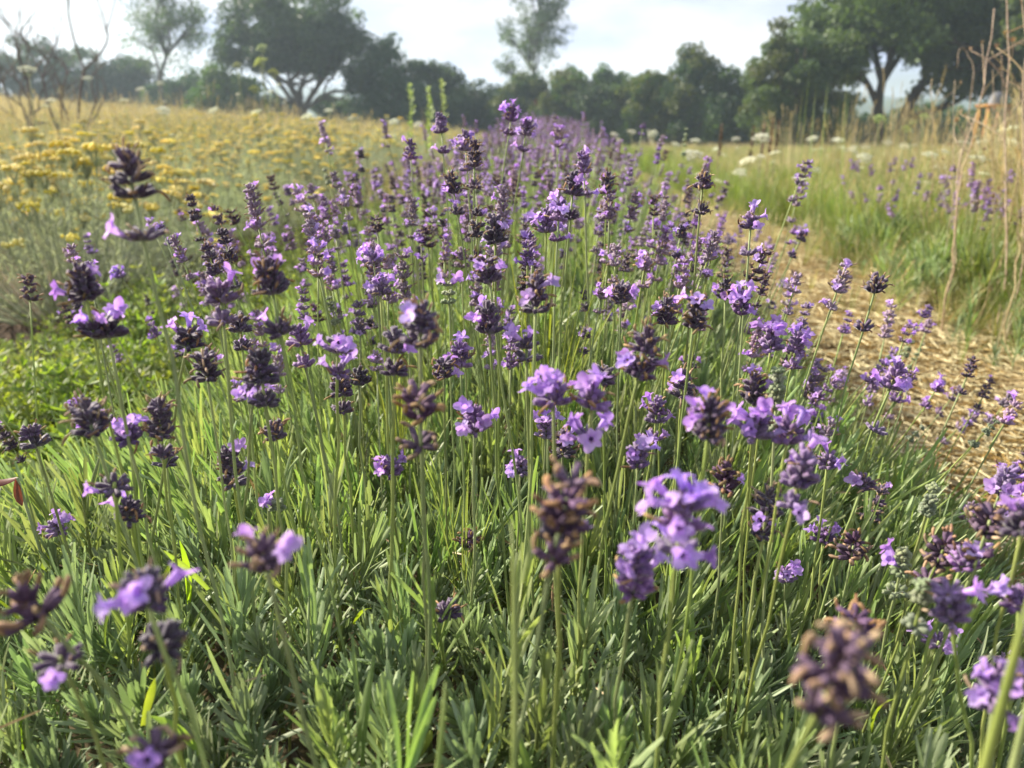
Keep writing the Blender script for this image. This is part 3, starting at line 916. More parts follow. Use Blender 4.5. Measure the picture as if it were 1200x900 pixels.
# ================================================================== RIGHT ROW
right_spots = [(1.52, 1.55, 30, 'low lavender with violet spikes at the edge of the straw, under the tan stalks'), (1.62, 2.15, 12, 'fuzzy grey green lavender mound with few spikes beside the straw path'), (1.45, 2.75, 34, 'small lavender with upright blue violet spikes in the green grass'),
               (1.85, 2.6, 34, 'lavender tuft with clustered spikes among tan grass stems'), (1.55, 3.6, 24, 'faint lavender in the meadow grass behind the straw bend'), (1.12, 1.3, 22, 'sprawling lavender spikes lying over the straw mulch')]
RP = []
for x, y, ns, lab in right_spots:
    p = empty('lavender_plant', (x, y, gz(x, y)), lab, 'lavender', 'lavender bushes across the straw path')
    RP.append(p)
    nf = 130 if y > 1.5 else 40
    a = rng.uniform(0, 6.28, nf); rr = np.sqrt(rng.uniform(0, 1, nf)) * (0.24 if y > 1.5 else 0.14)
    ps = np.stack([np.cos(a) * rr, np.sin(a) * rr, 0.10 * (1 - (rr / 0.26) ** 2)], -1)
    rt = [tuple(F_euler(frame(unit((q[0] * 3 + rng.normal(0, .2), q[1] * 3 + rng.normal(0, .2), 1)), rng.uniform(0, 6)))) for q in ps]
    scatter('foliage', 'shoots', ps, rt, rng.uniform(0.9, 1.5, nf), rng.choice([0, 1, 2, 6, 7, 8, 11, 12], nf), p)
    for k in range(ns):
        a_, r_ = rng.uniform(0, 6.28), rng.uniform(0, 0.2)
        B = np.array((x + math.cos(a_) * r_ * 0.5, y + math.sin(a_) * r_ * 0.5, gz(x, y) + 0.06))
        H = B + np.array((math.cos(a_) * r_ * 0.9, math.sin(a_) * r_ * 0.9, rng.uniform(0.2, 0.36)))
        stalk_obj(p, H, B, int(rng.choice([2, 4, 7, 13, 15, 18, 5])), int(rng.integers(0, 12)), rng.uniform(0.9, 1.2))

# ================================================================== STRAW MULCH
def straw_path():
    n = 26000
    y = 0.5 + rng.uniform(0, 1, n) ** 1.7 * 7.5
    x = 0.93 + rng.normal(0, 0.25, n)
    x = np.clip(x, 0.35, 1.6)
    z = ground_z(x, y) + rng.uniform(0.002, 0.028, n)
    ln = rng.uniform(0.02, 0.085, n) * np.where(rng.uniform(0, 1, n) < 0.1, 1.7, 1)
    wd = rng.uniform(0.0016, 0.005, n)
    a = rng.uniform(0, 6.28, n); el = rng.normal(0, 0.13, n)
    d = np.stack([np.cos(a) * np.cos(el), np.sin(a) * np.cos(el), np.sin(el)], -1)
    s_ = np.stack([-np.sin(a), np.cos(a), np.zeros(n)], -1)
    u = np.cross(d, s_)
    c = np.stack([x, y, z], -1)
    bow = rng.normal(0, 0.06, n)[:, None] * ln[:, None]
    V = []
    for t, off in ((-0.5, 0), (0, 1), (0.5, 0)):
        q = c + d * (ln * t)[:, None] + s_ * bow * off
        for sa, su in ((-1, 0), (1, 0), (0, 0.9)):
            V.append(q + s_ * (wd * 0.5 * sa)[:, None] + u * (wd * 0.5 * su)[:, None])
    V = np.stack(V, 1)
    F = []
    for i in range(2):
        for j in range(3):
            F.append((i * 3 + j, i * 3 + (j + 1) % 3, i * 3 + 3 + (j + 1) % 3, i * 3 + 3 + j))
    F = np.array(F)
    groups = rng.integers(0, 3, n)
    g = G()
    mats = ['straw', 'straw_pale', 'straw_dark']
    for k in range(3):
        sel = V[groups == k]
        m_ = len(sel)
        g.add(sel.reshape(-1, 3), (F[None] + (np.arange(m_) * 9)[:, None, None]).reshape(-1, 4), m=k)
    material('straw_pale', (0.73, 0.63, 0.45), (0.61, 0.51, 0.34), val=0.02, rough=0.55, scale=90)
    material('straw_dark', (0.30, 0.19, 0.09), (0.21, 0.13, 0.065), val=0.02, rough=0.7, scale=90)
    tag(obj('straw_mulch', g.mesh('straw_mulch', mats, False)), 'loose golden straw mulch covering the path beside the lavender row', 'straw', kind='stuff')
straw_path()
# dark litter and clods on the shaded left path
def clods():
    n = 2200
    y = 0.8 + rng.uniform(0, 1, n) ** 1.5 * 6
    x = -1.3 + rng.normal(0, 0.2, n)
    base = G()
    ph = np.array([(1, 0, 0), (0, 1, 0), (-1, 0, 0), (0, -1, 0), (0, 0, .8), (0, 0, -.8)], float)
    base.add(ph, T=[(0, 1, 4), (1, 2, 4), (2, 3, 4), (3, 0, 4), (1, 0, 5), (2, 1, 5), (3, 2, 5), (0, 3, 5)])
    Ms = []
    for i in range(n):
        e = Euler(tuple(rng.uniform(0, 6, 3))).to_matrix()
        Ms.append(mat4(np.array(e) * rng.uniform(0.004, 0.018), (x[i], y[i], gz(x[i], y[i]) + 0.004)))
    material('clod', (0.11, 0.075, 0.05), (0.07, 0.05, 0.035), val=0.05, rough=0.95, scale=30)
    tag(obj('soil_clods', G().put(base, np.array(Ms)).mesh('soil_clods', ['clod'], False)), 'crumbled dark soil on the shaded path beside the yellow flowers', 'soil', kind='stuff')
clods()

# ================================================================== GRASSES AND WEEDS
def tuft_g(r, n, h, w, spread, mats=(0,), seed=0.0, droop=0.7, segs=4):
    g = G()
    for i in range(n):
        az = r.uniform(0, 6.28); rr = r.uniform(0, 0.035) * h / 0.3
        L_ = h * r.uniform(0.5, 1.1)
        tilt = abs(r.normal(0, spread))
        V, Q = strip(L_, w * r.uniform(0.6, 1.2), segs, r.uniform(0.1, droop), 0.3, 0.06, 0.8, r.uniform(-0.5, 0.5))
        d = np.array((math.cos(az) * math.sin(tilt), math.sin(az) * math.sin(tilt), math.cos(tilt)))
        # bend outward
        outv = np.array((math.cos(az), math.sin(az), 0)); y = unit(outv - d * np.dot(outv, d)); x = np.cross(y, d)
        F = np.stack([x, y, d], 1)
        p = (math.cos(az) * rr, math.sin(az) * rr, -0.01)
        g.put(G().add(V, Q, m=int(r.choice(mats))), mat4(F, p))
        if r.uniform() < seed:
            e = F @ np.array(V[-2]) + p
            dd = unit(F @ (np.array(V[-2]) - np.array(V[-5])))
            k = r.uniform(0.04, 0.09) * h / 0.4
            for q in range(9):
                Vs, Qs = strip(k * 0.28, k * 0.07, 2, 0.2, 0.2)
                g.put(G().add(Vs, Qs, m=1), mat4(frame(unit(dd + r.normal(0, 0.25, 3)), 0), e + dd * k * (q / 9 - 0.2)))
    return g
source_collection('green_tufts', [tuft_g(rng, 34, 0.30, 0.0042, 0.35).mesh('green_tuft', ['grass_green', 'grass_tan']) for i in range(6)])
source_collection('mixed_tufts', [tuft_g(rng, 32, 0.36, 0.0034, 0.3, (0, 1), 0.3).mesh('mixed_tuft', ['grass_green', 'grass_tan']) for i in range(6)])
source_collection('tan_tufts', [tuft_g(rng, 30, 0.46, 0.0030, 0.24, (1, 1, 1, 0), 0.55, 0.5).mesh('tan_tuft', ['grass_green', 'grass_tan']) for i in range(6)])
def tufts(name, colname, xy, size, label, cat='grass', jit=0.14, zoff=0.0):
    xy = np.asarray(xy); n = len(xy)
    pos = np.stack([xy[:, 0], xy[:, 1], ground_z(xy[:, 0], xy[:, 1]) + zoff], -1)
    rot = np.stack([rng.normal(0, jit, n), rng.normal(0, jit, n), rng.uniform(0, 6.28, n)], -1)
    return tag(scatter(name, colname, pos, rot, size), label, cat)
def wedge(n, y0, y1, x_lo, x_hi, pw=1.7):
    y = y0 + rng.uniform(0, 1, n) ** pw * (y1 - y0)
    lo = np.broadcast_to(x_lo(y) if callable(x_lo) else x_lo, n); hi = np.broadcast_to(x_hi(y) if callable(x_hi) else x_hi, n)
    return np.stack([lo + rng.uniform(0, 1, n) * (hi - lo), y], -1)
EDGE_R = lambda y: 0.75 * y + 1.2
EDGE_L = lambda y: -0.85 * y - 1.0
# right meadow
xy = wedge(6400, 1.9, 26, lambda y: 1.4 + 0.0 * y, EDGE_R, 1.5)
tufts('meadow_grass', 'green_tufts', xy, rng.uniform(0.55, 1.15, len(xy)), 'short green meadow grass across the straw path')
xy = wedge(2600, 3.0, 30, lambda y: 1.5 + 0.03 * y, EDGE_R)
tufts('mixed_meadow_grass', 'mixed_tufts', xy, rng.uniform(0.55, 0.85, len(xy)), 'half dried seeding grass mixed through the meadow')
xy = np.concatenate([wedge(2200, 9.0, 34, lambda y: 1.6 + 0.05 * y, EDGE_R, 1.2), wedge(420, 1.9, 5.5, lambda y: 1.55 + 0.28 * (y - 1.5), lambda y: 0.62 * y + 0.9, 1.2)])
tufts('dry_meadow_grass', 'tan_tufts', xy, rng.uniform(0.8, 1.2, len(xy)) * np.where(xy[:, 1] > 5.6, 0.55, 1.0), 'tall tan dried grass along the far side of the meadow')
xy = np.concatenate([wedge(110, 5, 14, lambda y: 1.8 + 0.1 * y, EDGE_R, 1.2), wedge(150, 6, 20, EDGE_L, -3.0, 1.2), wedge(90, 8, 16, EDGE_L, lambda y: -0.5 * y, 1.2)])
tufts('tall_seeding_grass', 'tan_tufts', xy, np.stack([rng.uniform(0.7, 1.1, len(xy))] * 2 + [rng.uniform(1.2, 1.9, len(xy))], -1), 'scattered tall seeding grass rising above the meadow')
xy = np.concatenate([wedge(80, 1.2, 4.2, 1.2, 1.55, 1.0), wedge(40, 1.2, 4.2, 0.46, 0.58, 1.0), wedge(9, 1.5, 4.0, 0.65, 1.1, 1.0), wedge(45, 3.4, 6.5, 0.55, 1.4, 1.0)])
tufts('straw_edge_grass', 'mixed_tufts', xy, rng.uniform(0.28, 0.62, len(xy)), 'thin grass and weeds breaking up the edges of the straw mulch')
xy = wedge(60, 1.2, 3.2, 1.1, 1.6, 1.0)
tufts('straw_edge_shoots', 'shoots', xy, rng.uniform(0.8, 1.7, len(xy)), 'small grey green seedlings in the straw mulch', 'seedlings')
xy = wedge(150, 1.9, 3.4, lambda y: 0.52 * y + 0.28, lambda y: 0.62 * y + 0.8, 1.0)
tufts('golden_grass', 'tan_tufts', xy, np.stack([rng.uniform(0.6, 0.9, len(xy))] * 2 + [rng.uniform(1.1, 1.9, len(xy))], -1), 'fine golden dry grass standing around the dead stalks')
# strip between row and straw, far part of the path
xy = wedge(330, 5.5, 30, 0.62, 1.45, 1.2)
tufts('path_grass', 'green_tufts', xy, rng.uniform(0.3, 0.6, len(xy)), 'short green grass growing up the far straw path')
xy = wedge(700, 5, 30, -1.9, -0.75, 1.2)
tufts('strip_grass', 'mixed_tufts', xy, rng.uniform(0.5, 0.9, len(xy)), 'short grass strip between the lavender row and the yellow flowers')
# left field behind the yellow rows
xy = np.concatenate([wedge(3400, 13.0, 34, EDGE_L, -2.0, 1.0), wedge(260, 4.5, 13.0, EDGE_L, -2.6, 1.1)])
tufts('dry_field_grass', 'tan_tufts', xy, rng.uniform(0.6, 1.1, len(xy)) * (1 + np.clip(-xy[:, 0] - 6, 0, 20) * 0.02), 'tall tan dried grass among the yellow flowers on the slope')
xy = wedge(2300, 9, 34, EDGE_L, -1.9, 1.2)
tufts('green_field_grass', 'mixed_tufts', xy, rng.uniform(0.6, 1.0, len(xy)), 'grey green grass among the yellow flowers on the slope')
# sprigs of grass growing out of the lavender
for px, py, dep, s_ in ((648, 300, .75, .7), (640, 290, .8, .8), (455, 320, .8, .5), (405, 250, 1.4, .6), (540, 600, .6, .4)):
    P = at(px, py, dep)
    o = obj('grass_tuft', SRC['green_tufts'].objects[int(rng.integers(0, 6))].data)
    zb = 0.26
    o.location = (P.x, P.y, zb); o.scale = (s_ * 0.6, s_ * 0.6, s_ * 1.1)
    o.rotation_euler = (0, 0, rng.uniform(0, 6))
    tag(o, 'upright bright green grass tuft growing out of the lavender row', 'grass', 'grass tufts in the lavender')

# --- weedy forbs at the left foot of the row
def forb_g(r, nst, h):
    g = G()
    for k in range(nst):
        az = r.uniform(0, 6.28); rr = r.uniform(0.02, 0.09); hh = h * r.uniform(0.5, 1.1)
        tip = np.array((math.cos(az) * rr, math.sin(az) * rr, hh))
        pts = curve((0, 0, 0), tip, (0, 0, 0.02), 6)
        g.add(*tube(pts, np.linspace(0.0014, 0.0007, 6), 5), m=1)
        for i in range(1, 6):
            for q in range(7):
                a = r.uniform(0, 6.28)
                d = unit((math.cos(a), math.sin(a), r.uniform(0.1, 0.9)))
                V, Q = strip(r.uniform(0.009, 0.022), r.uniform(0.003, 0.0065), 3, r.uniform(0, 0.8), 0.25, 0.2, 0.25)
                g.put(G().add(V, Q, m=0), mat4(frame(d, r.uniform(-0.5, 0.5)), pts[i]))
    return g
FORB = [forb_g(rng, int(rng.integers(8, 13)), rng.uniform(0.10, 0.2)).mesh('weed', ['weed_leaf', 'stem_green']) for i in range(6)]
source_collection('forbs', FORB)
nw = 0
for k in range(90):
    y = 0.55 + rng.uniform(0, 1) * 1.9
    x = -0.72 - rng.uniform(0, 0.42) - 0.03 * y
    c = project((x, y, 0.12))
    if not (-60 < c[0] < 420 and 300 < c[1] < 900): continue
    o = obj('weed', FORB[k % 6])
    o.location = (x, y, gz(x, y)); s_ = rng.uniform(0.9, 1.5); o.scale = (s_, s_, s_ * rng.uniform(0.8, 1.1)); o.rotation_euler = (0, 0, rng.uniform(0, 6))
    tag(o, 'leafy bright green weed at the foot of the lavender beside the dark path', 'weed', 'green weeds along the lavender foot')
    nw += 1
xy = np.concatenate([wedge(260, 0.3, 3.0, -1.12, -0.62, 1.0), wedge(260, 2.4, 7.0, -1.5, -0.7, 1.0), wedge(150, 1.2, 3.0, -1.5, -1.0, 1.0)])
tufts('low_weeds', 'forbs', xy, rng.uniform(0.5, 0.9, len(xy)), 'low carpet of small green weeds by the dark path', 'weeds')
xy = wedge(130, 0.3, 3.0, 0.42, 0.62, 1.0)
tufts('edge_weeds', 'forbs', xy, rng.uniform(0.35, 0.6, len(xy)), 'small green weeds between lavender foot and straw', 'weeds')
# red tinged weed leaf
V, Q = strip(0.024, 0.007, 5, 0.6, 0.3, 0.15, 0.3)
rw = empty('red_weed', at(20, 560, .62) - Vector((0, 0, 0.05)), 'weed with drooping red tinged leaves left of the dark seed heads'.replace('left of', 'near'), 'weed')
for k in range(2):
    obj('leaf', G().add(V, Q).mesh('leaf', ['red_leaf']), rw, to_M(mat4(frame(unit((rng.uniform(-1, 1), rng.uniform(-0.6, 0.0), -0.35)), rng.uniform(-1, 1)), (0, 0, 0.05))))
obj('stem', G().add(*tube(curve((0, 0, -0.28), (0, 0, 0.05), (0.01, 0, 0), 5), 0.0013, 5)).mesh('stem', ['stem_green']), rw)

# ================================================================== YELLOW FLOWERED MOUNDS
def curry_foliage(r, nst, rad, h):
    g = G()
    leaf = G().add(*strip(0.022, 0.0022, 2, -0.3, 0.3, 0.4, 0.7))
    Ms = []
    tips = []
    for k in range(nst):
        az = r.uniform(0, 6.28); u = math.sqrt(r.uniform(0, 1))
        tip = np.array((math.cos(az) * u * rad, math.sin(az) * u * rad, h * (1 - 0.55 * u * u) * r.uniform(0.8, 1.12)))
        b = np.array((tip[0] * 0.35, tip[1] * 0.35, 0.0))
        pts = curve(b, tip, (tip[0] * 0.08, tip[1] * 0.08, 0.0), 5)
        g.add(*tube(pts, np.linspace(0.0018, 0.001, 5), 3, False), m=0)
        ax = unit(pts[-1] - pts[-2])
        for i in range(15):
            f = r.uniform(0.35, 1.0)
            p = pts[0] + 0
            q = f * 4; i0 = min(3, int(q)); p = pts[i0] + (pts[i0 + 1] - pts[i0]) * (q - i0)
            a = r.uniform(0, 6.28); F = frame(ax, a)
            d = unit(F[:, 2] * 0.75 + F[:, 0] * 0.7)
            Ms.append(mat4(frame(d, r.uniform(0, 6)), p, r.uniform(0.8, 1.5)))
        tips.append((tip, ax))
    g.put(leaf, np.array(Ms))
    return g, tips
def corymb_g(r, rad):
    g = G()
    s_ = 5
    for k in range(int(r.integers(14, 22))):
        az = r.uniform(0, 6.28); u = math.sqrt(r.uniform(0, 1)) * rad
        p = np.array((math.cos(az) * u, math.sin(az) * u, 0.022 - 6 * u * u * 1.4 + r.uniform(-.002, .002)))
        rr = r.uniform(0.0038, 0.0056)
        z = np.array((-0.9, 0.0, 0.75, 1.0)) * rr; q = np.array((0.45, 1.0, 0.8, 0.35)) * rr
        a = np.arange(6) * math.pi / 3
        V = np.concatenate([np.stack([np.cos(a) * w, np.sin(a) * w, np.full(6, h)], -1) for h, w in zip(z, q)] + [[[0, 0, rr * 1.08]]]) + p
        i, j = np.meshgrid(np.arange(3), np.arange(6), indexing='ij'); j2 = (j + 1) % 6
        Q = np.stack([i * 6 + j, i * 6 + j2, (i + 1) * 6 + j2, (i + 1) * 6 + j], -1).reshape(-1, 4)
        g.add(V, Q, [(18 + b, 18 + (b + 1) % 6, 24) for b in range(6)], 0)
        g.add(*tube([(0, 0, -0.02), p * (0.7, 0.7, 0.5), p], 0.0006, 3, False), m=1)
    g.add(*tube([(0, 0, -0.10), (0, 0, -0.02)], 0.0012, 4, False), m=1)
    return g
CORY = [corymb_g(rng, rng.uniform(0.018, 0.028)).mesh('flower_cluster', ['curry_flower', 'curry_leaf']) for i in range(6)]
source_collection('corymbs', CORY)
CF = []
for i in range(4):
    g, tips = curry_foliage(rng, 230, 0.44, rng.uniform(0.40, 0.50))
    CF.append((g.mesh('foliage', ['curry_leaf']), tips))
curry = []
for r_i, rx in enumerate((-1.82, -3.1, -4.5, -6.1, -7.8)):
    y = 1.15 + 0.2 * r_i
    while y < 17:
        curry.append((rx + rng.uniform(-.15, .15), y + rng.uniform(-.1, .1), r_i))
        y += rng.uniform(0.6, 0.78)
first = {}
ORD = ['first', 'second', 'third', 'fourth', 'fifth', 'sixth', 'seventh', 'eighth']
ncurry = 0
for x, y, r_i in curry:
    c = project((x, y, 0.3))
    if c[0] < -90 or c[2] < 0.2 or c[0] > 1250: continue
    ncurry += 1
    near = y < 4.4 and r_i < 2
    lab = ('silvery curry plant mound with yellow button clusters edging the dark path' if r_i == 0 else 'silvery curry plant mound with yellow clusters in the second row from the dark path') if near else 'distant hazy yellow flowered curry plant mound on the grassy slope'
    if near:
        first[r_i] = first.get(r_i, 0) + 1
        lab = ORD[first[r_i] - 1] + (' silvery curry plant mound along the dark path, counted from the green weeds' if r_i == 0 else ' silvery curry plant mound in the row behind the path edge, counted from the weeds')
    p = empty('curry_plant', (x, y, gz(x, y)), lab, 'curry plant', 'yellow flowered curry plants in rows')
    me, tips = CF[int(rng.integers(0, 4))]
    s_ = rng.uniform(0.95, 1.25)
    Rz = Matrix.Rotation(rng.uniform(0, 6.28), 4, 'Z')
    f = obj('foliage', me, p, Rz @ Matrix.Scale(s_, 4)); f['kind'] = 'stuff'
    nfl = int(rng.integers(40, 85)) if near else int(np.clip(62 + 50 * math.sin(x * 1.3 + 1) * math.sin(y * 0.8) + rng.normal(0, 25), 3, 120))
    if r_i == 0 and y < 3.4: nfl = 120
    pick = rng.choice(len(tips), nfl, replace=False)
    P, RT, SC = [], [], []
    for i in pick:
        t, ax = tips[i]
        w = Rz @ Vector(t * s_)
        up = unit(ax + np.array((0, 0, 1.2)))
        pos = np.array(w) + up * rng.uniform(0.02, 0.14)
        F = frame(up, rng.uniform(0, 6))
        sz = rng.uniform(0.5, 1.25) * (1.35 if r_i == 0 and y < 3.7 else 1.0)
        if near: obj('flower_cluster', CORY[int(rng.integers(0, 6))], p, to_M(mat4(F, pos, sz)))
        else: P.append(pos); RT.append(tuple(F_euler(F))); SC.append(sz * 1.1)
    if P: scatter('flower_clusters', 'corymbs', P, RT, SC, parent=p)
# the far yellow haze of the slope
n = 3600
xy = wedge(n, 12, 32, EDGE_L, lambda y: -1.6 - 0.05 * y, 1.2)
z = ground_z(xy[:, 0], xy[:, 1]) + rng.uniform(0.32, 0.6, n)
patch = np.sin(xy[:, 0] * 0.9 + 0.4) + np.sin(xy[:, 1] * 0.6 + 1.0) + rng.normal(0, 0.5, n) > -0.35
k = patch
tag(scatter('far_yellow_flowers', 'corymbs', np.stack([xy[k, 0], xy[k, 1], z[k]], -1), np.stack([rng.normal(0, .2, k.sum()), rng.normal(0, .2, k.sum()), rng.uniform(0, 6, k.sum())], -1), rng.uniform(0.9, 1.5, k.sum())), 'hazy yellow flower heads spread across the far slope', 'flowers')

# ================================================================== WILD CARROTS
def umbel_g(r, rad, mi=0, flat=True):
    g = G()
    nray = 18
    for k in range(nray):
        az = k * 2.4; u = math.sqrt((k + 0.5) / nray)
        p = np.array((math.cos(az) * u * rad, math.sin(az) * u * rad, (0.32 if flat else 0.35) * rad * (1 - u * u) + (0 if flat else rad * 0.4 * (1 - u))))
        g.add(*tube(curve((0, 0, -0.75 * rad), p, (p[0] * .1, p[1] * .1, -0.1 * rad), 4), 0.012 * rad, 3, False), m=1)
        for q in range(12):
            a = r.uniform(0, 6.28); v = math.sqrt(r.uniform(0, 1)) * rad * 0.2
            c = p + (math.cos(a) * v, math.sin(a) * v, r.uniform(0, 0.05) * rad)
            s_ = rad * r.uniform(0.07, 0.11)
            e = r.normal(0, 0.5, 2)
            V = [c + (-s_, 0, -s_ * e[0]), c + (0, -s_, -s_ * e[1]), c + (s_, 0, s_ * e[0]), c + (0, s_, s_ * e[1])]
            g.add(V, [(0, 1, 2, 3)], m=mi)
    return g
UMB = [umbel_g(rng, 0.05).mesh('umbel', ['umbel_white', 'stem_green']) for i in range(4)]
UMBR = [umbel_g(rng, 0.05, 0, False).mesh('umbel', ['umbel_green', 'stem_green']) for i in range(2)]
def carrot(px, py, w, z=None, depth=None, green=False, label=None):
    """w: width of the umbel in photo pixels"""
    if depth is None: depth = FPX * rng.uniform(0.085, 0.105) / w
    P = at(px, py, depth)
    g0 = gz(P.x, P.y)
    if P.z < g0 + 0.2:
        depth *= 0.75; P = at(px, py, depth)
    p = empty('wild_carrot', (P.x + rng.uniform(-.05, .05), P.y, gz(P.x, P.y)), label or ('wild carrot with flat white umbel standing in the meadow grass' if px > 560 else 'wild carrot with flat white umbel standing in the yellow slope'), 'wild carrot', 'wild carrots in the meadow' if px > 560 else 'wild carrots on the slope')
    b = np.array(p.location)
    T = np.array(P) - b
    st = obj('stem', G().add(*tube(curve((0, 0, 0), T - (0, 0, 0.03), (rng.uniform(-.02, .02), 0, 0), 6), np.linspace(0.003, 0.0018, 6), 5)).mesh('stem', ['stem_green']), p)
    s_ = w * depth / FPX / 0.1
    d = unit((rng.normal(0, .2), rng.normal(-0.35, .2), 1))
    obj('umbel', (UMBR if green else UMB)[int(rng.integers(0, 2 if green else 4))], p, to_M(mat4(frame(d, rng.uniform(0, 6)), T, s_)))
    if rng.uniform() < 0.5:
        e = T * (1, 1, 0.8) + rng.uniform(-.1, .1, 3) * (1, 1, 0.2)
        obj('branch', G().add(*tube(curve(T * (0.5, 0.5, 0.5), e, (0, 0, -.02), 5), 0.0014, 4)).mesh('branch', ['stem_green']), p)
        obj('umbel', UMB[int(rng.integers(0, 4))], p, to_M(mat4(frame(unit(rng.normal(0, .2, 3) + (0, 0, 1)), 0), e, s_ * 0.5)))
for px, py, w in ((892, 162, 17), (908, 180, 12), (877, 189, 17), (811, 182, 20), (1013, 185, 14), (937, 210, 13), (952, 163, 11), (982, 165, 12), (1182, 152, 17), (1187, 170, 20), (1147, 187, 20), (1162, 204, 9), (1090, 182, 14), (1105, 178, 12),
                  (720, 158, 9), (740, 155, 10), (765, 157, 10), (792, 170, 10), (725, 165, 8), (730, 232, 13), (815, 165, 10), (862, 163, 9), (1195, 188, 16), (1130, 168, 13), (1060, 172, 11),
                  (462, 143, 11), (490, 146, 9), (414, 138, 10), (508, 147, 8), (33, 82, 17), (192, 130, 14), (103, 92, 9), (145, 118, 10), (60, 118, 9), (250, 130, 12), (300, 132, 12), (360, 137, 12), (385, 130, 9), (188, 98, 8), (165, 105, 9), (840, 175, 8), (1000, 178, 10), (1040, 168, 9)):
    carrot(px, py, w * 1.15)
for k in range(16):
    carrot(rng.uniform(700, 1200), rng.uniform(158, 215), rng.uniform(7, 15))
for px, py, w in ((307, 57, 13), (305, 74, 16), (321, 86, 14), (298, 105, 12), (278, 77, 11)):
    carrot(px, py, w, depth=5.6 + rng.uniform(-.3, .3), green=True, label='tall pale green rounded umbel standing before the dark round tree')
for px, py, w in ((1030, 140, 14), (1070, 145, 10), (1083, 137, 11), (1062, 152, 12)):
    carrot(px, py, w, depth=6.2 + rng.uniform(-.3, .3), green=True, label='leaning pale green umbel in front of the forked tree trunk')

# --- pale green mullein spires in front of the hedge
for px, py, top in ((479, 150, 98), (501, 145, 103), (517, 150, 96)):
    dep = 4.6
    P = at(px, top, dep); g0 = gz(P.x, P.y)
    p = empty('flower_spire', (P.x, P.y, g0), 'pale yellow green spire standing before the dark hedge', 'wildflower', 'green spires before the hedge')
    h = P.z - g0
    obj('stem', G().add(*tube(curve((0, 0, 0), (0, 0, h), (.01, 0, 0), 6), np.linspace(.005, .002, 6), 5)).mesh('stem', ['stem_green']), p)
    g = G()
    for k in range(60):
        f = 0.55 + 0.45 * rng.uniform(0, 1) ** 0.8; a = rng.uniform(0, 6.28)
        V, Q = strip(rng.uniform(.015, .075) * (1.45 - f), 0.016, 3, 0.5, 0.2, .3, .3)
        g.put(G().add(V, Q), mat4(frame(unit((math.cos(a), math.sin(a), 0.6)), 0), (0.01 * math.sin(f * 9), 0, h * f)))
    f = obj('leaves', g.mesh('leaves', ['umbel_green']), p); f['kind'] = 'stuff'

# ================================================================== TALL DRY STALKS AND BLADES ON THE RIGHT
def dry_plant(name, pix, dep, r0, label, group, branches=5, mat_='dry_stalk', heads=True):
    """pix: photo pixels from the foot to the tip; the foot is carried down to the ground"""
    pts = [np.array(at(x, y, dep)) for x, y in pix]
    foot = pts[0].copy(); foot[2] = gz(foot[0], foot[1])
    pts = [foot] + pts if pts[0][2] > foot[2] + 0.02 else pts
    p = empty(name, tuple(foot), label, 'dry stalk', group)
    P = np.array(pts) - foot
    t = np.linspace(0, 1, len(P)); tt = np.linspace(0, 1, 14)
    C = np.stack([np.interp(tt, t, P[:, i]) for i in range(3)], -1)
    C[1:-1] += rng.normal(0, 0.003, (12, 3))
    obj('stem', G().add(*tube(C, np.linspace(r0 * 0.55, r0 * 0.3, 14), 6)).mesh('stem', [mat_]), p)
    for k in range(branches):
        i = int(rng.integers(5, 13)); a = rng.uniform(0, 6.28); ln = rng.uniform(0.06, 0.2)
        e = C[i] + ln * unit((math.cos(a), math.sin(a), rng.uniform(0.4, 1.3)))
        br = obj('branch', G().add(*tube(curve(C[i], e, rng.normal(0, 0.01, 3), 6), np.linspace(r0 * 0.32, r0 * 0.18, 6), 5)).mesh('branch', [mat_]), p)
        if heads:
            g = G()
            for q in range(9):
                V, Q = strip(rng.uniform(.008, .016), .004, 2, .5, .3)
                g.put(G().add(V, Q), mat4(frame(unit(rng.normal(0, .6, 3) + (0, 0, .8)), 0), e))
            obj('seed_head', g.mesh('seed_head', ['dry_tip']), br)
DS = 'tall dry stalks beside the straw path'
dry_plant('dry_stalk', [(1120, 300), (1122, 200), (1150, 110), (1165, 10)], 2.5, .0045, 'tall tan dead stalk leaning over the orange wooden stand', DS)
dry_plant('dry_stalk', [(1180, 320), (1176, 180), (1182, 80), (1180, -30)], 2.3, .0055, 'thick upright brown dead stalk with crooked side twigs', DS, 6)
dry_plant('dry_stalk', [(1200, 300), (1199, 160), (1202, 60), (1198, -20)], 2.2, .005, 'rust brown dead stalk standing beside the thickest stalk', DS, 6)
dry_plant('dry_stalk', [(1118, 310), (1120, 245), (1132, 180), (1142, 160)], 2.2, .0048, 'pale broken stalk bent over at mid height', DS, 2)
dry_plant('dry_stalk', [(1144, 85), (1137, 70), (1128, 56), (1123, 58), (1122, 80)], 2.6, .0035, 'thin dead stalk with its tip hooked over', DS, 0)
dry_plant('dry_stalk', [(1212, 120), (1185, 90), (1162, 60)], 2.3, .004, 'dead side stalk slanting across the upright ones', DS, 3)
dry_plant('dry_stalk', [(1094, 200), (1093, 150), (1092, 92)], 3.2, .004, 'short straight tan stalk with blunt tip', DS, 1)
dry_plant('dry_stalk', [(1190, 330), (1196, 270), (1204, 220)], 2.0, .0042, 'stout straw coloured stalk at the foot of the dead stalks', DS, 1)
for k in range(9):
    x = rng.uniform(1095, 1215); top = rng.uniform(60, 190)
    dry_plant('dry_stalk', [(x, 300), (x + rng.uniform(-15, 15), top)], rng.uniform(2.3, 3.6), rng.uniform(.0018, .003), 'thin straw coloured stalk among the dead stalks by the path', 'thin stalks among the dry grass', 2)
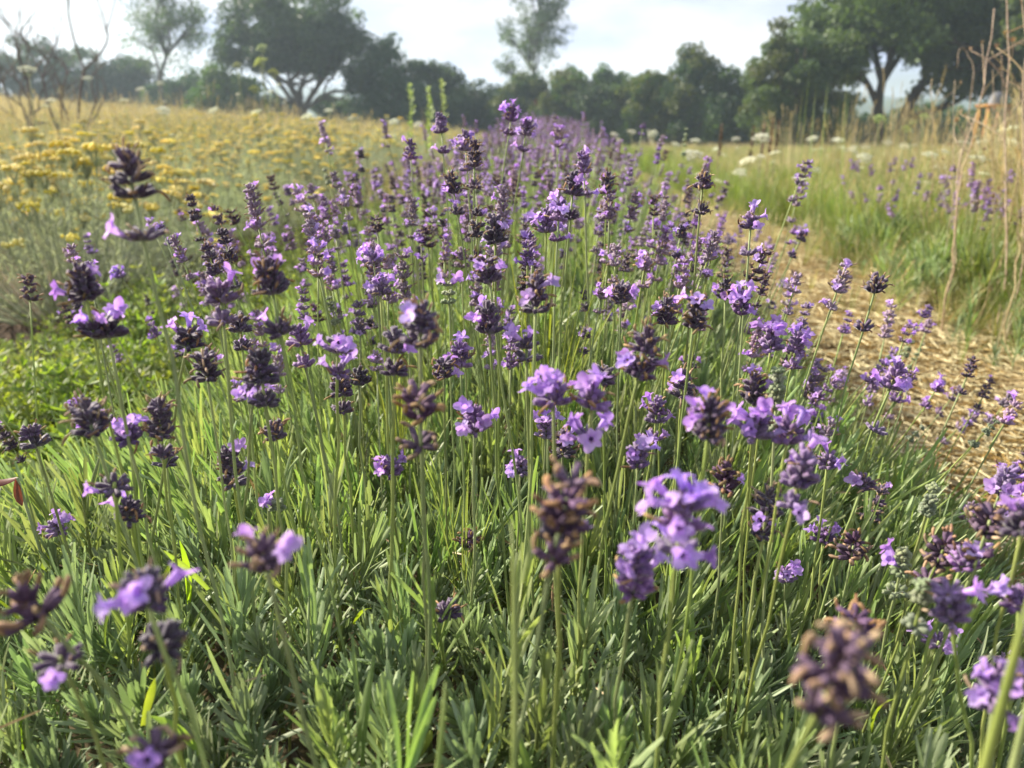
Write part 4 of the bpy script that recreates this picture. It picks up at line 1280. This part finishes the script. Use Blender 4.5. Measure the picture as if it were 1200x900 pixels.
# tall green blades before the bush
for px, top, w in ((936, 75, 2), (945, 100, 2), (960, 95, 3), (963, 120, 3), (983, 80, 2), (985, 108, 2), (930, 105, 2), (978, 128, 2)):
    dep = 3.4
    T = np.array(at(px - rng.uniform(0, 4), top, dep)); B = np.array(at(px + rng.uniform(2, 12), 250, dep)); B[2] = gz(B[0], B[1])
    ln = np.linalg.norm(T - B); d = unit(T - B)
    V, Q = strip(ln, 0.007, 8, 0.12, 0.3, 0.05, 0.9)
    o = obj('tall_grass', G().add(V, Q).mesh('grass_blade', ['grass_green']), None, to_M(mat4(frame(d, rng.uniform(-.5, .5)), B)))
    tag(o, 'tall pointed green grass blade rising in front of the round bush', 'grass', 'tall green blades before the bush')
# reddish dock spikes
for px, top in ((845, 145), (895, 143), (905, 138), (912, 141), (882, 148)):
    dep = 7.5
    P = at(px, top, dep); g0 = gz(P.x, P.y); h = P.z - g0
    p = empty('dock_plant', (P.x, P.y, g0), 'rusty brown dock spike at the edge of the meadow', 'wildflower', 'rusty dock spikes')
    obj('stem', G().add(*tube([(0, 0, 0), (0, 0, h * .6), (0.01, 0, h)], [.006, .004, .002], 5)).mesh('stem', ['dry_stalk']), p)
    g = G()
    for k in range(80):
        f = rng.uniform(.55, 1); a = rng.uniform(0, 6.28)
        V, Q = strip(.035 * (1.5 - f), .02, 2, .3, .2)
        g.put(G().add(V, Q), mat4(frame(unit((math.cos(a), math.sin(a), .8)), 0), (0.01 * f, 0, h * f)))
    f = obj('seed_head', g.mesh('seed_head', ['dock']) if 'dock' in MAT else g.mesh('seed_head', [material('dock', (0.22, 0.12, 0.07), None, rough=.8).name]), p); f['kind'] = 'stuff'

# ================================================================== TREES
def branch_tree(r, trunks, levels=3, spread=0.7, ratio=0.68, nchild=(3, 5), up=0.25, r0=0.2, sides=7):
    """returns (G of wood, list of twig end points)"""
    g = G(); tips = []
    def grow(p, d, ln, rad, lev):
        k = 6
        bow = r.normal(0, 0.09, 3) * ln
        e = p + unit(d) * ln
        pts = curve(p, e, bow, k)
        g.add(*tube(pts, np.linspace(rad, rad * (0.62 if lev < levels else 0.25), k), max(4, sides - lev), lev == levels))
        dd = unit(pts[-1] - pts[-2])
        if lev >= levels:
            tips.extend([pts[-1], pts[-3], pts[-4]]); return
        n = int(r.integers(nchild[0], nchild[1]))
        for c in range(n):
            az = 2 * math.pi * (c + r.uniform(-.3, .3)) / n
            F = frame(dd, az)
            s_ = spread * r.uniform(0.6, 1.25)
            nd = unit(F[:, 2] * math.cos(s_) + F[:, 0] * math.sin(s_) + np.array((0, 0, up)))
            st = pts[-1] if c < 2 or lev == 0 and c < n - 1 else pts[int(r.integers(2, k - 1))]
            grow(st, nd, ln * ratio * r.uniform(0.75, 1.2), rad * 0.58, lev + 1)
        if lev >= 1: tips.append(pts[-1])
    for p, d, ln, rad in trunks:
        grow(np.array(p, float), np.array(d, float), ln, rad, 0)
    return g, tips
def leaves_at(r, centres, n_per, rad, size, mi=0, flat=0.75):
    c = np.repeat(np.asarray(centres), n_per, 0)
    n = len(c)
    v = r.normal(0, 1, (n, 3)); v /= np.linalg.norm(v, axis=1)[:, None]
    rr = np.broadcast_to(np.asarray(rad), len(centres)) if np.ndim(rad) else np.full(len(centres), rad)
    p = c + v * (r.uniform(0, 1, n) ** 0.45 * np.repeat(rr, n_per))[:, None] * (1, 1, flat)
    a = r.normal(0, 1, (n, 3)); a /= np.linalg.norm(a, axis=1)[:, None]
    b = np.cross(a, r.normal(0, 1, (n, 3))); b /= np.linalg.norm(b, axis=1)[:, None]
    s_ = size * r.uniform(0.55, 1.25, n)[:, None]
    V = np.stack([p - a * s_ * 0.5, p + b * s_ * 0.3, p + a * s_ * 0.5, p - b * s_ * 0.3], 1).reshape(-1, 3)
    return V, np.arange(n * 4).reshape(-1, 4)
def tree(name, px, foot_y, dep, label, wood, centres, n_per, rad, size, leafm, bark='bark', flat=0.75, group=None, cat='tree'):
    P = at(px, foot_y, dep)
    p = empty(name, (P.x, P.y, gz(P.x, P.y) - 0.05), label, cat, group)
    obj('trunk', wood.mesh('trunk', [bark]), p)
    if n_per:
        g = G()
        ms = leafm if isinstance(leafm, (list, tuple)) else [leafm]
        centres = np.asarray(centres); rr = np.broadcast_to(np.asarray(rad, float), (len(centres),))
        which = rng.integers(0, len(ms), len(centres))
        for k in range(len(ms)):
            if (which == k).any(): g.add(*leaves_at(rng, centres[which == k], n_per, rr[which == k], size, flat=flat), m=k)
        obj('crown', g.mesh('crown', ms, False), p)
    return p
def fill(r, n, cx, cz, rx, ry, rz, shell=0.5):
    """lumpy cloud of clump centres in an ellipsoid"""
    v = r.normal(0, 1, (n, 3)); v /= np.linalg.norm(v, axis=1)[:, None]
    q = r.uniform(shell, 1, n)[:, None] ** 0.6
    return v * q * (rx, ry, rz) + (cx, 0, cz)

# forked tree on the right: pixel scale at 28 m is 32 px per metre
T1, tips = branch_tree(rng, [((-0.25, 0, 0), (-0.14, 0.02, 1), 2.4, 0.22), ((0.3, 0.1, 0), (0.26, -0.02, 1), 2.5, 0.24)], 4, 0.62, 0.74, (3, 5), 0.12)
tips = np.array(tips)
tips = tips[(tips[:, 2] > 2.3)]
extra = np.concatenate([fill(rng, 40, -2.6, 3.6, 1.8, 2.0, 1.3), fill(rng, 60, -1.5, 5.6, 3.2, 2.6, 2.0), fill(rng, 50, 2.6, 4.6, 2.4, 2.4, 1.4), fill(rng, 40, 3.6, 3.4, 1.3, 1.8, 0.9)])
tree('forked_tree', 1046, 150, 28, 'large forked tree with a spreading green crown and two dark trunks', T1, np.concatenate([tips, extra]), 84, 0.6, 0.18, ['leaf_mid', 'leaf_light', 'leaf_light'])
# neighbour beyond the frame edge whose crown hangs over the stalks
T2, tips = branch_tree(rng, [((0, 0, 0), (-0.05, 0, 1), 2.2, 0.3)], 4, 0.7, 0.74, (3, 5), 0.1)
tips = np.array(tips); tips = tips[tips[:, 2] > 1.5]
tree('broadleaf_tree', 1195, 150, 26, 'dark leafy tree behind the tall dead stalks', T2, tips, 70, 0.5, 0.17, ['leaf_mid', 'leaf_light'])
# round bush beside the forked tree
def bush(px, foot, dep, w, h, label, leafm, n=70, n_per=85, size=0.15, group=None, lumps=4, clump=0.42, name='bush', stems=7):
    P = at(px, foot, dep)
    wood = G()
    for k in range(stems):
        a = rng.uniform(0, 6.28)
        wood.add(*tube(curve((math.cos(a) * .15, math.sin(a) * .15, 0), (math.cos(a) * w * .3, math.sin(a) * w * .25, h * .75), (0, 0, .1), 6), np.linspace(.07, .015, 6), 5))
    cs = []
    for k in range(lumps):
        x = (k + 0.5) / lumps - 0.5
        hh = h * (1 - 0.9 * x * x) * rng.uniform(0.68, 1.12)
        cs.append(fill(rng, n // lumps, x * w * 0.75, hh * 0.5, w / lumps * 0.85, w * 0.3, hh * 0.5))
    cs = np.concatenate(cs); cs[:, 2] = np.maximum(cs[:, 2], 0.12)
    return tree(name, px, foot, dep, label, wood, cs, n_per, clump, size, leafm, group=group, cat='bush')
bush(932, 165, 26, 3.4, 4.3, 'tall rounded olive green bush leaning towards the forked tree', ['leaf_mid', 'leaf_olive', 'leaf_light'], 150, 140, 0.17, lumps=3)
# the dark hedge: one shrub after another
HG = 'shrubs of the dark hedge'
HED = [(455, 36, 3.2, 3.9, ['leaf_dark'], 'dark hedge shrub under the round tree crown'), (505, 37, 3.0, 3.6, ['leaf_dark', 'leaf_mid'], 'dark hedge shrub behind the pale green spires'),
       (560, 39, 3.6, 2.9, ['leaf_dark'], 'low dark hedge shrub beside the airy tall tree'), (612, 38, 3.2, 3.0, ['leaf_dark', 'leaf_olive'], 'low hedge shrub at the foot of the airy tall tree'),
       (660, 37, 3.0, 3.3, ['leaf_mid', 'leaf_olive'], 'olive hedge shrub at the end of the lavender row'), (712, 36, 3.0, 3.2, ['leaf_dark', 'leaf_mid'], 'hedge shrub under the small bare topped tree'),
       (765, 35, 3.2, 3.9, ['leaf_mid', 'leaf_olive'], 'tall olive hedge shrub with ragged top'), (815, 34, 3.2, 4.1, ['leaf_olive', 'leaf_dark'], 'tallest hedge shrub with thin twigs on top'), (860, 33, 3.0, 3.3, ['leaf_dark', 'leaf_mid'], 'dark hedge shrub joining the rounded olive bush'),
       (405, 40, 2.6, 1.5, ['leaf_dark', 'leaf_mid'], 'low hedge shrub beside the round tree trunk'), (270, 36, 3.0, 2.3, ['leaf_mid', 'leaf_light'], 'light green hedge shrub between the slender tree and round tree'), (310, 42, 3.0, 1.3, ['leaf_dark'], 'low hedge shrub behind the pale rounded umbels'),
       (215, 42, 3.6, 2.6, ['leaf_dark', 'leaf_mid'], 'hedge shrub at the foot of the slender tree'), (150, 44, 4.0, 3.2, ['leaf_dark'], 'dark hedge shrub beside the bare dead bush'), (90, 44, 4.4, 3.9, ['leaf_dark', 'leaf_mid'], 'dark hedge shrub behind the bare dead bush'), (15, 44, 4.6, 4.4, ['leaf_dark'], 'tall dark hedge shrub at the top of the slope'), (-60, 44, 4.6, 4.6, ['leaf_dark'], 'dark hedge shrub at the hedge end on the slope'),
       (985, 36, 4.0, 1.7, ['leaf_dark'], 'low hedge shrub behind the forked trunk'), (1090, 38, 4.6, 1.8, ['leaf_mid', 'leaf_dark'], 'low hedge shrub between forked trunk and wooden stand'), (1180, 36, 4.6, 2.0, ['leaf_dark', 'leaf_mid'], 'low hedge shrub behind the orange wooden stand')]
for px, dep, w, h, ms, lab in HED:
    bush(px, 160, dep, w * 1.1, h, lab, ms, 110, 130, 0.19, HG, 4, 0.5, 'hedge_shrub', 5)
# round dark tree, px 26 per metre at 35 m
T3, tips = branch_tree(rng, [((0, 0, 0), (-0.05, 0, 1), 1.3, 0.22), ((0.12, 0, 0.3), (0.5, 0.1, 1), 1.6, 0.17), ((-0.1, 0, 0.6), (-0.55, 0, 1), 1.5, 0.14)], 3, 0.6, 0.8, (3, 5), 0.12)
tips = np.array(tips); tips = tips[tips[:, 2] > 2.5]
c3 = np.concatenate([tips, fill(rng, 90, 0.0, 4.5, 3.0, 2.5, 1.6), fill(rng, 26, -2.5, 3.3, 0.8, 1.2, 0.9), fill(rng, 30, 2.8, 3.0, 0.7, 1.2, 1.1), fill(rng, 10, 0.6, 2.6, 0.9, 0.9, 0.5)])
tree('round_tree', 352, 140, 35, 'dark round crowned tree with a branching trunk above the yellow slope', T3, c3, 110, 0.55, 0.18, ['leaf_dark', 'leaf_dark', 'leaf_mid'])
# slender pale tree
T4, tips = branch_tree(rng, [((0, 0, 0), (0.0, 0, 1), 3.0, 0.13), ((0, 0, 2.9), (0.02, 0, 1), 2.6, 0.09), ((0, 0, 4.6), (-0.03, 0, 1), 2.4, 0.06)], 2, 0.85, 0.62, (4, 6), 0.25)
tips = np.array(tips)
tree('slender_tree', 205, 140, 40, 'slender pale tree with thin see-through foliage beside the round tree', T4, np.concatenate([tips[tips[:, 2] > 1.8], fill(rng, 60, 0, 4.4, 2.4, 1.9, 2.6, 0.05)]), 36, 0.5, 0.15, ['leaf_pale', 'leaf_mid'])
# airy tall tree
T5, tips = branch_tree(rng, [((0, 0, 0), (0.0, 0, 1), 4.0, 0.16), ((0, 0, 3.9), (0.05, 0, 1), 3.2, 0.11), ((0.1, 0, 5.5), (-0.08, 0, 1), 3.4, 0.08)], 2, 0.8, 0.6, (4, 6), 0.4)
tips = np.array(tips)
tree('airy_tree', 625, 150, 50, 'tall airy tree with feathery gaps above the middle of the hedge', T5, np.concatenate([tips[tips[:, 2] > 2.4], fill(rng, 80, 0.2, 6.2, 2.5, 2.2, 3.4, 0.05)]), 44, 0.5, 0.17, ['leaf_pale', 'leaf_mid', 'leaf_light'])
# small tree over the hedge
T6, tips = branch_tree(rng, [((0, 0, 0), (0.0, 0, 1), 1.7, 0.1)], 3, 0.7, 0.6, (3, 5), 0.2)
tips = np.array(tips)
tree('small_tree', 718, 150, 40, 'small open crowned tree poking out of the hedge top', T6, tips[tips[:, 2] > 2.0], 60, 0.4, 0.18, ['leaf_mid', 'leaf_dark'])
# bare dead bush on the left
for px, dep, sc_, lab in ((22, 11, 1.15, 'bare dead bush with crooked grey branches at the slope edge'), (88, 11, 1.35, 'tall bare dead bush with upright twigs against the sky'), (60, 12, 1.0, 'low tangle of bare dead twigs between two dead bushes')):
    P = at(px, 125, dep)
    wood, tips = branch_tree(rng, [((-0.1, 0, 0), (-0.3, 0, 1), 0.75 * sc_, 0.024), ((0.1, 0, 0), (0.1, 0, 1), 0.9 * sc_, 0.027), ((0, 0.1, 0), (0.3, 0, 0.9), 0.6 * sc_, 0.02), ((-0.2, 0.1, 0), (-0.8, 0, 0.9), 0.7 * sc_, 0.02)], 3, 0.5, 0.66, (2, 4), 0.25, sides=6)
    o = tag(obj('dead_bush', wood.mesh('dead_bush', ['dead_wood'])), lab, 'dead bush', 'bare dead bushes')
    o.location = (P.x, P.y, gz(P.x, P.y))

# ================================================================== WOODEN STAND
def box(sx, sy, sz):
    V = [(x * sx / 2, y * sy / 2, z * sz / 2) for x in (-1, 1) for y in (-1, 1) for z in (-1, 1)]
    return V, [(0, 1, 3, 2), (4, 6, 7, 5), (0, 4, 5, 1), (2, 3, 7, 6), (0, 2, 6, 4), (1, 5, 7, 3)]
P = at(1166, 124, 22)
g0 = gz(P.x, P.y)
ws = empty('wooden_stand', (P.x, P.y, g0), 'small orange brown wooden stand with grey cover half hidden by dead stalks', 'stand')
h = P.z - g0
for k in range(4):
    o = obj('plank', G().add(*box(0.74, 0.155, 0.07)).mesh('plank', ['wood_orange'], False), ws); o.location = (0, -0.255 + k * 0.17, h)
for sx in (-1, 1):
    for sy in (-1, 1):
        o = obj('leg', G().add(*box(0.07, 0.07, h - 0.037)).mesh('leg', ['wood_orange'], False), ws); o.location = (sx * 0.28, sy * 0.24, (h - 0.037) / 2)
gcov = G()
prof = np.array([(0.24, 0), (0.20, 0.12), (0.17, 0.26), (0.09, 0.33), (0, 0.34)])
a = np.arange(12) * math.pi / 6
V = np.concatenate([np.stack([np.cos(a) * r_, np.sin(a) * r_ * 0.8, np.full(12, z_)], -1) for r_, z_ in prof])
i, j = np.meshgrid(np.arange(4), np.arange(12), indexing='ij'); j2 = (j + 1) % 12
o = obj('cover', gcov.add(V, np.stack([i * 12 + j, i * 12 + j2, (i + 1) * 12 + j2, (i + 1) * 12 + j], -1).reshape(-1, 4)).mesh('cover', ['grey_sheet']), ws)
o.location = (0.02, 0, h + 0.037)

# ================================================================== HAZE
HAZE = True
if HAZE:
    m = bpy.data.materials.new('haze'); m.use_nodes = True
    t = m.node_tree; t.nodes.clear()
    o_ = t.nodes.new('ShaderNodeOutputMaterial'); v = t.nodes.new('ShaderNodeVolumePrincipled')
    v.inputs['Color'].default_value = (0.68, 0.84, 1.0, 1)
    v.inputs['Density'].default_value = 0.0018
    v.inputs['Anisotropy'].default_value = 0.35
    t.links.new(v.outputs[0], o_.inputs['Volume'])
    MAT['haze'] = m
    V, Q = box(1000, 560, 22)
    hz = obj('haze', G().add(V, Q).mesh('haze', ['haze'], False))
    hz.location = (0, 200, 7)
    tag(hz, 'thin pale morning haze in the air over the field', 'haze', kind='stuff')
tris = sum(len(m.polygons) for m in bpy.data.meshes)
print('objects', len(bpy.data.objects), 'polys', tris)
